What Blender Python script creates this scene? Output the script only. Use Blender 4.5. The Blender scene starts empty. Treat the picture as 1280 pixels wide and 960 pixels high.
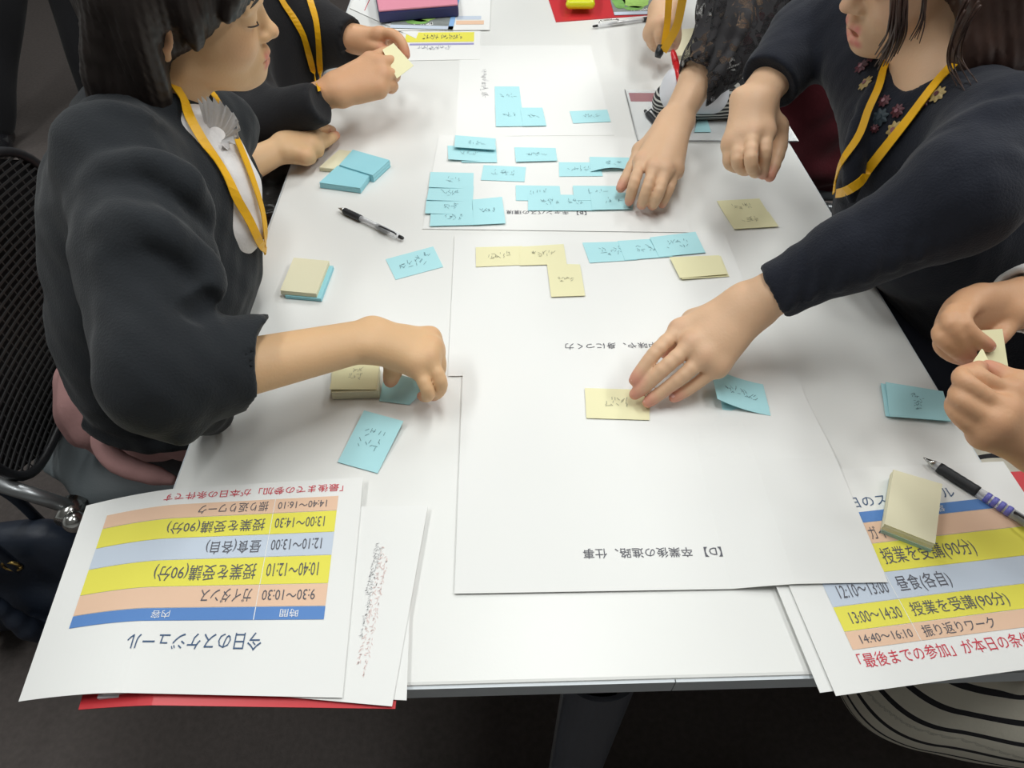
import bpy, math, random
import numpy as np
from mathutils import Vector, Matrix, noise
from mathutils.bvhtree import BVHTree
random.seed(4)
SC = bpy.context.scene
COL = SC.collection
# ------------------------------------------------------------------ camera, world, lights, exposure
TT = 0.70                                   # table top height above the floor
CAMP = np.array([-0.0983, -0.21455, 0.62855 + TT])
YAW, PITCH, ROLL, FPX = -0.03528417, 0.82915402, 0.0091288, 857.357
def cam_axes():
    cp, sp = math.cos(PITCH), math.sin(PITCH)
    f = np.array([0, cp, -sp]); r = np.array([1., 0, 0]); u = np.array([0, sp, cp])
    cy, sy = math.cos(YAW), math.sin(YAW)
    Z = np.array([[cy, -sy, 0], [sy, cy, 0], [0, 0, 1]])
    f, r, u = Z @ f, Z @ r, Z @ u
    cr, sr = math.cos(ROLL), math.sin(ROLL)
    return cr*r + sr*u, -sr*r + cr*u, f
CR, CU, CF = cam_axes()
cd = bpy.data.cameras.new('camera'); cam = bpy.data.objects.new('camera', cd); COL.objects.link(cam)
cd.sensor_width = 36; cd.lens = FPX*36/1280; cd.clip_start = 0.02
M = Matrix.Identity(4)
for i in range(3):
    M[i][0], M[i][1], M[i][2], M[i][3] = CR[i], CU[i], -CF[i], CAMP[i]
cam.matrix_world = M
SC.camera = cam
SC.view_settings.view_transform = 'Standard'; SC.view_settings.look = 'None'
SC.view_settings.gamma = 1; SC.view_settings.use_curve_mapping = False
SC.view_settings.exposure = -0.10
wd = bpy.data.worlds.new('room_light'); SC.world = wd; wd.use_nodes = True
wd.node_tree.nodes['Background'].inputs[0].default_value = (0.93, 0.97, 1.0, 1)
wd.node_tree.nodes['Background'].inputs[1].default_value = 0.62
def area(name, loc, sx, sy, power, color=(0.975, 1.0, 0.985)):
    d = bpy.data.lights.new(name, 'AREA'); d.shape = 'RECTANGLE'; d.size = sx; d.size_y = sy; d.energy = power; d.color = color
    o = bpy.data.objects.new(name, d); COL.objects.link(o); o.location = loc
    return o
for x, y, pw in ((-1.3, 0.3, 18), (0.1, 0.6, 19), (1.5, 0.5, 27), (-1.0, 2.4, 22), (1.0, 2.4, 24), (-3.0, 1.6, 16), (3.0, 1.6, 16)):
    area('ceiling_tube_light', (x, y, 2.65), 0.28, 1.25, pw)

# ------------------------------------------------------------------ helpers: points
def on(px, py, h=0.0):
    "point at height h above the table top seen at pixel"
    d = CF + CR*(px-640)/FPX - CU*(py-480)/FPX
    t = (TT + h - CAMP[2])/d[2]
    return CAMP + t*d
def at(px, py, zc):
    return CAMP + zc*(CF + CR*(px-640)/FPX - CU*(py-480)/FPX)
def w(x, y, h): return np.array([x, y, h + TT])
def PX(rpx, zc): return rpx*zc/FPX
def nrm(v): v = np.array(v, float); return v/np.linalg.norm(v)

# ------------------------------------------------------------------ materials
MATS = {}
def mat(name, col, rough=0.6, metal=0.0, spec=0.5, sheen=0.0, sss=0.0, bump=None, bscale=200, var=0.0, vscale=8, trans=0.0, alpha=1.0, coat=0.0):
    if name in MATS: return MATS[name]
    m = bpy.data.materials.new(name); m.use_nodes = True
    nt = m.node_tree; b = nt.nodes['Principled BSDF']
    b.inputs['Base Color'].default_value = (*col, 1); b.inputs['Roughness'].default_value = rough
    b.inputs['Metallic'].default_value = metal; b.inputs['Specular IOR Level'].default_value = spec
    b.inputs['Sheen Weight'].default_value = sheen; b.inputs['Coat Weight'].default_value = coat
    b.inputs['Transmission Weight'].default_value = trans; b.inputs['Alpha'].default_value = alpha
    if sss:
        b.inputs['Subsurface Weight'].default_value = sss; b.inputs['Subsurface Radius'].default_value = (0.012, 0.005, 0.003)
        b.inputs['Subsurface Scale'].default_value = 1.0
    tc = nt.nodes.new('ShaderNodeTexCoord')
    if var:
        n = nt.nodes.new('ShaderNodeTexNoise'); n.inputs['Scale'].default_value = vscale; n.inputs['Detail'].default_value = 4
        nt.links.new(tc.outputs['Object'], n.inputs['Vector'])
        mx = nt.nodes.new('ShaderNodeMix'); mx.data_type = 'RGBA'
        mx.inputs[6].default_value = (*[c*(1-var) for c in col], 1); mx.inputs[7].default_value = (*[min(1, c*(1+var)) for c in col], 1)
        nt.links.new(n.outputs['Fac'], mx.inputs[0]); nt.links.new(mx.outputs[2], b.inputs['Base Color'])
    if bump:
        n = nt.nodes.new('ShaderNodeTexNoise'); n.inputs['Scale'].default_value = bscale; n.inputs['Detail'].default_value = 3
        nt.links.new(tc.outputs['Object'], n.inputs['Vector'])
        bp = nt.nodes.new('ShaderNodeBump'); bp.inputs['Strength'].default_value = bump; bp.inputs['Distance'].default_value = 0.002
        nt.links.new(n.outputs['Fac'], bp.inputs['Height']); nt.links.new(bp.outputs['Normal'], b.inputs['Normal'])
    MATS[name] = m
    return m
def skin_mat(name, col, blush):
    m = mat(name, col, rough=0.5, spec=0.35, sss=0.12, bump=0.12, bscale=320)
    nt = m.node_tree; b = nt.nodes['Principled BSDF']
    at_ = nt.nodes.new('ShaderNodeAttribute'); at_.attribute_name = 'blush'
    n = nt.nodes.new('ShaderNodeTexNoise'); n.inputs['Scale'].default_value = 22
    tc = nt.nodes.new('ShaderNodeTexCoord'); nt.links.new(tc.outputs['Object'], n.inputs['Vector'])
    m1 = nt.nodes.new('ShaderNodeMix'); m1.data_type = 'RGBA'
    m1.inputs[6].default_value = (*[c*0.93 for c in col], 1); m1.inputs[7].default_value = (*[min(1, c*1.07) for c in col], 1)
    nt.links.new(n.outputs['Fac'], m1.inputs[0])
    m2 = nt.nodes.new('ShaderNodeMix'); m2.data_type = 'RGBA'
    m2.inputs[7].default_value = (*blush, 1)
    nt.links.new(at_.outputs['Fac'], m2.inputs[0]); nt.links.new(m1.outputs[2], m2.inputs[6]); nt.links.new(m2.outputs[2], b.inputs['Base Color'])
    return m
SKIN = skin_mat('skin_warm', (0.68, 0.43, 0.235), (0.60, 0.17, 0.13))
SKIN_L = skin_mat('skin_light', (0.67, 0.43, 0.27), (0.62, 0.20, 0.17))
SKIN_T = skin_mat('skin_tan', (0.61, 0.34, 0.19), (0.56, 0.19, 0.14))
HAIR = mat('hair_dark', (0.020, 0.014, 0.012), rough=0.45, spec=0.35)
HAIR_B = mat('hair_brown', (0.045, 0.022, 0.016), rough=0.42, spec=0.4)
CARD = mat('charcoal_knit', (0.018, 0.0205, 0.024), rough=0.9, spec=0.15, sheen=0.12, bump=0.35, bscale=420, var=0.12, vscale=14)
NAVY = mat('navy_knit', (0.014, 0.016, 0.024), rough=0.9, spec=0.15, sheen=0.10, bump=0.4, bscale=380, var=0.15, vscale=12)
BLACKC = mat('black_cloth', (0.013, 0.013, 0.015), rough=0.85, spec=0.2, sheen=0.08, bump=0.3, bscale=300)
GLOSSB = mat('glossy_black_cloth', (0.05, 0.047, 0.043), rough=0.33, spec=0.5, bump=0.4, bscale=60)
BURG = mat('burgundy_cloth', (0.075, 0.009, 0.014), rough=0.85, spec=0.2, sheen=0.1, bump=0.3, bscale=200)
PINK = mat('dusty_pink_cloth', (0.50, 0.28, 0.27), rough=0.85, spec=0.2, bump=0.4, bscale=160, var=0.12)
WCLOTH = mat('white_blouse_cloth', (0.78, 0.75, 0.74), rough=0.8, spec=0.2, bump=0.3, bscale=260)
YEL = mat('yellow_ribbon', (0.80, 0.42, 0.008), rough=0.45, spec=0.4, bump=0.2, bscale=900)
TABLE = mat('white_laminate', (0.80, 0.80, 0.775), rough=0.34, spec=0.4, bump=0.03, bscale=300)
EDGE = mat('grey_edge_band', (0.66, 0.70, 0.73), rough=0.5)
PAPER = mat('white_paper', (0.82, 0.82, 0.80), rough=0.75, spec=0.2)
PAPER2 = mat('white_paper_large', (0.80, 0.80, 0.78), rough=0.75, spec=0.2)
BLUE = mat('light_blue_note_paper', (0.44, 0.745, 0.79), rough=0.7, spec=0.2)
BLUE2 = mat('light_blue_pad_paper', (0.33, 0.66, 0.74), rough=0.7, spec=0.2)
YNOTE = mat('pale_yellow_note_paper', (0.80, 0.76, 0.48), rough=0.7, spec=0.2)
YPAD = mat('pale_yellow_pad_paper', (0.79, 0.75, 0.54), rough=0.7, spec=0.2)
INK = mat('black_ink', (0.10, 0.10, 0.12), rough=0.7)
PENCILM = mat('grey_handwriting', (0.17, 0.30, 0.34), rough=0.7)
PENCILY = mat('olive_handwriting', (0.36, 0.35, 0.24), rough=0.7)
INKB = mat('navy_ink', (0.05, 0.10, 0.20), rough=0.7)
INKR = mat('red_ink', (0.62, 0.04, 0.07), rough=0.7)
INKRL = mat('pale_red_ink', (0.78, 0.60, 0.57), rough=0.7)
INKG = mat('pale_grey_ink', (0.68, 0.68, 0.68), rough=0.7)
INKW = mat('white_ink', (0.82, 0.84, 0.86), rough=0.7)
BARB = mat('blue_print', (0.10, 0.24, 0.56), rough=0.7)
BARY = mat('yellow_print', (0.80, 0.74, 0.09), rough=0.7)
BARP = mat('peach_print', (0.80, 0.54, 0.38), rough=0.7)
BARL = mat('pale_blue_print', (0.56, 0.63, 0.73), rough=0.7)
REDF = mat('red_folder', (0.62, 0.03, 0.04), rough=0.35)
DARKP = mat('black_plastic', (0.016, 0.017, 0.02), rough=0.4)
GRIP = mat('black_rubber_grip', (0.02, 0.022, 0.026), rough=0.55)
CHROME = mat('chrome', (0.62, 0.62, 0.60), rough=0.2, metal=1.0)
STEEL = mat('brushed_grey_metal', (0.30, 0.31, 0.32), rough=0.35, metal=0.8)
POST = mat('dark_grey_painted_metal', (0.10, 0.11, 0.135), rough=0.4, metal=0.3)
POSTR = mat('grey_rim_metal', (0.2, 0.205, 0.21), rough=0.35, metal=0.5)
SEATG = mat('grey_seat_vinyl', (0.115, 0.135, 0.145), rough=0.6, bump=0.2, bscale=300)
CLEAR = mat('clear_plastic', (0.85, 0.87, 0.9), rough=0.08, alpha=0.40)
SHEETC = mat('clear_folder_plastic', (0.9, 0.93, 0.95), rough=0.12, alpha=0.22, spec=0.8)
WHITEP = mat('milky_white_plastic', (0.70, 0.70, 0.74), rough=0.4)

# ------------------------------------------------------------------ helpers: objects
def tag(o, label=None, cat=None, group=None, kind=None):
    if label: o['label'] = label
    if cat: o['category'] = cat
    if group: o['group'] = group
    if kind: o['kind'] = kind
    return o
def empty(name, loc, label=None, cat=None, group=None, rz=0):
    o = bpy.data.objects.new(name, None); COL.objects.link(o); o.location = Vector(loc); o.rotation_euler = (0, 0, rz)
    o.empty_display_size = 0.05
    bpy.context.view_layer.update()
    return tag(o, label, cat, group)
def link(name, me, m=None, parent=None):
    o = bpy.data.objects.new(name, me); COL.objects.link(o)
    if m is not None: me.materials.append(m)
    if parent is not None:
        o.parent = parent
        mw = Matrix.LocRotScale(parent.location, parent.rotation_euler, None)
        pp = parent.parent
        if pp is not None: mw = Matrix.Identity(4)
        o.matrix_parent_inverse = mw.inverted()
    return o
def mesh(name, verts, faces, m=None, parent=None, smooth=False):
    me = bpy.data.meshes.new(name)
    me.from_pydata([tuple(map(float, v)) for v in verts], [], faces)
    if smooth: me.polygons.foreach_set('use_smooth', [True]*len(me.polygons))
    me.update()
    return link(name, me, m, parent)
def box(name, lo, hi, m, parent=None, bev=0.0, R=None, c=None):
    import bmesh
    bm = bmesh.new(); bmesh.ops.create_cube(bm, size=1)
    for v in bm.verts:
        v.co = Vector([(lo[i]+hi[i])/2 + v.co[i]*(hi[i]-lo[i]) for i in range(3)])
    if bev: bmesh.ops.bevel(bm, geom=bm.edges[:], offset=bev, segments=2, affect='EDGES', profile=0.6)
    if R is not None:
        for v in bm.verts: v.co = Vector(c) + R @ v.co
    me = bpy.data.meshes.new(name); bm.to_mesh(me); bm.free()
    return link(name, me, m, parent)
def tube(name, pts, rad, m, parent=None, seg=10, flat=None, caps=True):
    "swept tube; rad scalar or list; flat=(width,thick) gives a ribbon-like section with given normals"
    pts = [np.array(p, float) for p in pts]; n = len(pts)
    if not hasattr(rad, '__len__'): rad = [rad]*n
    V, F = [], []
    up = None
    for i, p in enumerate(pts):
        t = nrm(pts[min(i+1, n-1)] - pts[max(i-1, 0)])
        if up is None:
            up = nrm(np.cross(t, [0.1, 0.2, 1])) if abs(t[2]) < 0.95 else nrm(np.cross(t, [1, 0, 0]))
        up = nrm(up - t*np.dot(up, t)); sd = np.cross(t, up)
        for k in range(seg):
            a = 2*math.pi*k/seg
            V.append(p + rad[i]*(math.cos(a)*up + math.sin(a)*sd))
    for i in range(n-1):
        for k in range(seg):
            F.append((i*seg+k, i*seg+(k+1) % seg, (i+1)*seg+(k+1) % seg, (i+1)*seg+k))
    if caps:
        F.append(tuple(range(seg))[::-1]); F.append(tuple((n-1)*seg+k for k in range(seg)))
    return mesh(name, V, F, m, parent, smooth=True)
def smoothpath(pts, sub=6):
    P = [np.array(p, float) for p in pts]; P = [2*P[0]-P[1]] + P + [2*P[-1]-P[-2]]; out = []
    for i in range(1, len(P)-2):
        for k in range(sub):
            t = k/sub
            out.append(0.5*((2*P[i]) + (-P[i-1]+P[i+1])*t + (2*P[i-1]-5*P[i]+4*P[i+1]-P[i+2])*t*t + (-P[i-1]+3*P[i]-3*P[i+1]+P[i+2])*t**3))
    out.append(P[-2]); return out
def ribbon(name, pts, normals, width, m, parent=None, thick=0.0012):
    n = len(pts); V, F = [], []
    for i in range(n):
        t = nrm(pts[min(i+1, n-1)] - pts[max(i-1, 0)])
        nn = nrm(normals[i] - t*np.dot(normals[i], t)); s = np.cross(t, nn)
        wv = width[i] if hasattr(width, '__len__') else width
        for a, b in ((-1, 0), (1, 0), (1, 1), (-1, 1)):
            V.append(pts[i] + s*a*wv/2 + nn*b*thick)
    for i in range(n-1):
        for k in range(4): F.append((i*4+k, i*4+(k+1) % 4, (i+1)*4+(k+1) % 4, (i+1)*4+k))
    F += [(3, 2, 1, 0), tuple((n-1)*4+k for k in range(4))]
    return mesh(name, V, F, m, parent)

# ------------------------------------------------------------------ signed-distance modelling
class SDF:
    def __init__(s): s.p = []
    def cap(s, a, b, ra, rb=None, k=0.01, flat=None, op='add'):
        a = np.array(a, float); b = np.array(b, float); rb = ra if rb is None else rb
        R = max(ra, rb); f = 1.0
        if flat is not None: f = max(1, flat[1])
        lo = np.minimum(a, b)-R*f-k; hi = np.maximum(a, b)+R*f+k
        def fn(X):
            P = X - a; ab = b - a
            if flat is not None:
                nv = nrm(flat[0]); g = 1/flat[1]-1
                P = P + (P@nv)[..., None]*nv*g; ab = ab + (ab@nv)*nv*g
            L = ab@ab + 1e-12
            t = np.clip((P@ab)/L, 0, 1)
            Q = P - t[..., None]*ab
            return np.sqrt((Q*Q).sum(-1)) - (ra + (rb-ra)*t)
        s.p.append((lo, hi, fn, k, op)); return s
    def chain(s, pts, rs, k=0.01, flat=None, op='add'):
        for i in range(len(pts)-1): s.cap(pts[i], pts[i+1], rs[i], rs[i+1], k, flat, op)
        return s
    def ell(s, c, r, Rm=None, k=0.01, op='add'):
        c = np.array(c, float); r = np.array(r, float); Rm = np.eye(3) if Rm is None else Rm
        m = r.max()
        lo = c-m-k; hi = c+m+k
        def fn(X):
            P = (X-c)@Rm
            k0 = np.sqrt(((P/r)**2).sum(-1)); k1 = np.sqrt(((P/(r*r))**2).sum(-1))+1e-9
            return k0*(k0-1)/k1
        s.p.append((lo, hi, fn, k, op)); return s
    def half(s, c, n, k=0.004):
        "cut away everything on the +n side of the plane through c"
        c = np.array(c, float); n = nrm(n)
        s.p.append((None, None, lambda X: -((X-c)@n), k, 'sub')); return s
    def disp(s, fn): s.p.append((None, None, fn, 0, 'disp')); return s
    def build(s, h, pad=0.012, smooth=0):
        los = [q[0] for q in s.p if q[0] is not None and q[4] == 'add']; his = [q[1] for q in s.p if q[0] is not None and q[4] == 'add']
        lo = np.min(los, 0)-pad; hi = np.max(his, 0)+pad
        n = np.ceil((hi-lo)/h).astype(int)+1
        D = np.full(n, 0.15, np.float32)
        ax = [lo[i]+h*np.arange(n[i]) for i in range(3)]
        for (l, u, fn, k, op) in s.p:
            if l is None: i0 = np.zeros(3, int); i1 = n
            else:
                i0 = np.clip(np.floor((l-lo)/h).astype(int)-2, 0, n); i1 = np.clip(np.ceil((u-lo)/h).astype(int)+3, 0, n)
            if (i1 <= i0).any(): continue
            sl = tuple(slice(i0[j], i1[j]) for j in range(3))
            sub = D[sl]
            if l is None:
                msk = np.abs(sub) < 0.03
                if op == 'sub': msk = sub < 0.03
                idx = np.nonzero(msk)
                X = np.stack([ax[j][i0[j]:i1[j]][idx[j]] for j in range(3)], -1)
                if op == 'disp': sub[idx] = sub[idx] + fn(X)
                else:
                    d = fn(X); hh = np.maximum(k-np.abs(sub[idx]+d), 0)
                    sub[idx] = np.maximum(sub[idx], -d) + hh*hh/(4*k)
                continue
            X = np.stack(np.meshgrid(*[ax[j][i0[j]:i1[j]] for j in range(3)], indexing='ij'), -1)
            d = fn(X).astype(np.float32)
            if op == 'add':
                hh = np.maximum(k-np.abs(sub-d), 0)
                D[sl] = np.minimum(sub, d) - hh*hh/(4*k)
            else:
                hh = np.maximum(k-np.abs(sub+d), 0)
                D[sl] = np.maximum(sub, -d) + hh*hh/(4*k)
        S = D < 0
        c = np.zeros(n-1, np.int8)
        for i in (0, 1):
            for j in (0, 1):
                for q in (0, 1): c += S[i:n[0]-1+i, j:n[1]-1+j, q:n[2]-1+q]
        act = np.nonzero((c > 0) & (c < 8)); I = np.stack(act, -1); N = len(I)
        idm = np.full(n-1, -1, np.int32); idm[act] = np.arange(N)
        acc = np.zeros((N, 3)); cnt = np.zeros(N)
        for axd in range(3):
            e = np.zeros(3, int); e[axd] = 1
            o = [q for q in range(3) if q != axd]
            for i in (0, 1):
                for j in (0, 1):
                    off = np.zeros(3, int); off[o[0]] = i; off[o[1]] = j
                    A = I+off; B = A+e
                    da = D[A[:, 0], A[:, 1], A[:, 2]]; db = D[B[:, 0], B[:, 1], B[:, 2]]
                    m_ = (da < 0) != (db < 0)
                    t = np.where(m_, da/(da-db+1e-12), 0)
                    pnt = off + t[:, None]*e
                    acc[m_] += pnt[m_]; cnt[m_] += 1
        V = lo + h*(I + acc/np.maximum(cnt, 1)[:, None])
        Fs = []
        for axd in range(3):
            o = [(axd+1) % 3, (axd+2) % 3]
            s0 = [slice(None)]*3; s1 = [slice(None)]*3
            s0[axd] = slice(0, -1); s1[axd] = slice(1, None)
            for q in o: s0[q] = slice(1, -1); s1[q] = slice(1, -1)
            a = S[tuple(s0)]; b = S[tuple(s1)]
            for flip, msk in ((False, a & ~b), (True, ~a & b)):
                J = np.stack(np.nonzero(msk), -1)
                if not len(J): continue
                J[:, o[0]] += 1; J[:, o[1]] += 1
                q = []
                for di, dj in ((-1, -1), (0, -1), (0, 0), (-1, 0)):
                    K = J.copy(); K[:, o[0]] += di; K[:, o[1]] += dj
                    q.append(idm[K[:, 0], K[:, 1], K[:, 2]])
                q = np.stack(q, -1)
                if flip: q = q[:, ::-1]
                Fs.append(q)
        F = np.concatenate(Fs); F = F[(F >= 0).all(1)]
        return (relax(V, F, smooth) if smooth else V), F
def relax(V, F, it=1, lam=0.5):
    e = np.concatenate([F[:, [0, 1]], F[:, [1, 2]], F[:, [2, 3]], F[:, [3, 0]]])
    for _ in range(it):
        acc = np.zeros_like(V); cnt = np.zeros(len(V))
        for a, b in ((0, 1), (1, 0)):
            for c in range(3): acc[:, c] += np.bincount(e[:, a], V[e[:, b], c], len(V))
            cnt += np.bincount(e[:, a], minlength=len(V))
        V = V + lam*(acc/np.maximum(cnt, 1)[:, None]-V)
    return V
def npmesh(name, parts, m, parent=None, blush=None):
    "parts: list of (V,F) quads joined into one mesh object"
    Vs, Fs, o = [], [], 0
    for V, F in parts: Vs.append(V); Fs.append(F+o); o += len(V)
    V = np.concatenate(Vs); F = np.concatenate(Fs)
    me = bpy.data.meshes.new(name)
    me.vertices.add(len(V)); me.vertices.foreach_set('co', V.astype(np.float32).ravel())
    me.loops.add(F.size); me.loops.foreach_set('vertex_index', F.astype(np.int32).ravel())
    me.polygons.add(len(F)); me.polygons.foreach_set('loop_start', np.arange(0, F.size, 4, dtype=np.int32))
    me.update(calc_edges=True); me.validate()
    me.polygons.foreach_set('use_smooth', np.ones(len(me.polygons), bool))
    if blush is not None:
        a = me.attributes.new('blush', 'FLOAT', 'POINT')
        val = np.zeros(len(V))
        for c, r, amt in blush:
            d = np.linalg.norm(V-np.array(c), axis=1)
            val = np.maximum(val, amt*np.clip(1.5*(1-d/r), 0, 1))
        a.data.foreach_set('value', val.astype(np.float32))
    me.update()
    return link(name, me, m, parent)
def bvh_of(objs):
    V, P, o = [], [], 0
    for ob in objs:
        me = ob.data
        V += [v.co.copy() for v in me.vertices]; P += [tuple(i+o for i in f.vertices) for f in me.polygons]; o += len(me.vertices)
    return BVHTree.FromPolygons(V, P)
def stick(bvh, px, py, off=0.003, dflt=0.8):
    "point on a garment surface along the line from the photographer through the pixel"
    d = nrm(CF + CR*(px-640)/FPX - CU*(py-480)/FPX)
    hit = bvh.ray_cast(Vector(CAMP), Vector(d))
    if hit[0] is None: return at(px, py, dflt), -d
    return np.array(hit[0]) + np.array(hit[1])*off, np.array(hit[1])
def lay_ribbon(name, bvh, pix, width, m, parent, off=0.004, dflt=0.8, sub=4):
    pp = smoothpath([np.array([a, b, 0]) for a, b in pix], sub)
    H = [stick(bvh, q[0], q[1], off, dflt) for q in pp]
    P = np.array([h_[0] for h_ in H]); N = np.array([h_[1] for h_ in H])
    for _ in range(2):
        P[1:-1] = (P[:-2]+2*P[1:-1]+P[2:])/4; N[1:-1] = (N[:-2]+2*N[1:-1]+N[2:])/4
    return ribbon(name, list(P), list(N), width, m, parent)
# ------------------------------------------------------------------ setting
fm = mat('dark_carpet', (0.098, 0.085, 0.080), rough=0.95, spec=0.1, bump=0.8, bscale=150, var=0.25, vscale=90)
fo = box('floor', (-4.5, -3.0, -0.05), (4.5, 6.5, 0.0), fm); tag(fo, kind='structure')
wm = mat('off_white_wall_paint', (0.84, 0.85, 0.84), rough=0.9)
for nm, lo, hi in (('wall_left', (-4.6, -3.1, 0), (-4.5, 6.6, 2.72)), ('wall_right', (4.5, -3.1, 0), (4.6, 6.6, 2.72)),
                   ('wall_back', (-4.6, 6.5, 0), (4.6, 6.6, 2.72)), ('wall_front', (-4.6, -3.1, 0), (4.6, -3.0, 2.72))):
    tag(box(nm, lo, hi, wm), kind='structure')
tag(box('ceiling', (-4.6, -3.1, 2.72), (4.6, 6.6, 2.80), wm), kind='structure')

# ------------------------------------------------------------------ table
tb = empty('table', w(0, 0.9, -TT), 'long white meeting table with grey edge covered in paper sheets and sticky notes', 'table')
box('tabletop', w(-0.45, 0.001, -0.026), w(0.45, 1.8, 0.0), TABLE, tb, bev=0.003)
for a, b in (((-0.452, -0.0015, -0.0245), (0.0575, 0.0015, -0.0025)), ((0.0585, -0.0015, -0.0245), (0.452, 0.0015, -0.0025)),
             ((-0.452, 0.0015, -0.0245), (-0.4495, 1.8, -0.0025)), ((0.4495, 0.0015, -0.0245), (0.452, 1.8, -0.0025))):
    box('edge_band', w(*a), w(*b), EDGE, tb)
def column(cx, cy, sgn):
    V, F, n = [], [], 18
    prof = []
    for i in range(n+1):
        a = math.pi*i/n; prof.append((-0.036*math.cos(a), -sgn*0.026*math.sin(a)))
    for i in range(n, -1, -1):
        a = math.pi*i/n; prof.append((-0.032*math.cos(a), -sgn*0.021*math.sin(a)))
    m_ = len(prof); zs = [-0.055, -0.3, -0.60]
    for z in zs:
        for (x, y) in prof: V.append(w(cx+x*(1+0.1*(z+.05)), cy+y, z))
    for j in range(len(zs)-1):
        for i in range(m_): F.append((j*m_+i, j*m_+(i+1) % m_, (j+1)*m_+(i+1) % m_, (j+1)*m_+i))
    for j in (0, len(zs)-1):
        for i in range(n):
            F.append((j*m_+i, j*m_+i+1, j*m_+m_-2-i, j*m_+m_-1-i))
    mesh('leg', V, F, POST, tb, smooth=False)
    for s in (-1, 1):
        tube('leg_rim', [w(cx+s*0.034*(1+0.1*(z+.05)), cy-sgn*0.002, z) for z in zs], 0.0035, POSTR, tb, 8)
    box('leg_core', w(cx-0.02, cy-0.004, -0.62), w(cx+0.02, cy+0.012, -0.026), DARKP, tb)
    box('foot', w(cx-0.36, cy-0.03, -TT), w(cx+0.36, cy+0.03, -TT+0.045), POST, tb, bev=0.01)
cc = on(755, 880, -0.06)
column(cc[0], cc[1]+0.026, 1); column(cc[0], 1.62, -1)
box('crossbar', w(cc[0]-0.015, cc[1]+0.05, -0.12), w(cc[0]+0.015, 1.60, -0.07), DARKP, tb)

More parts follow.
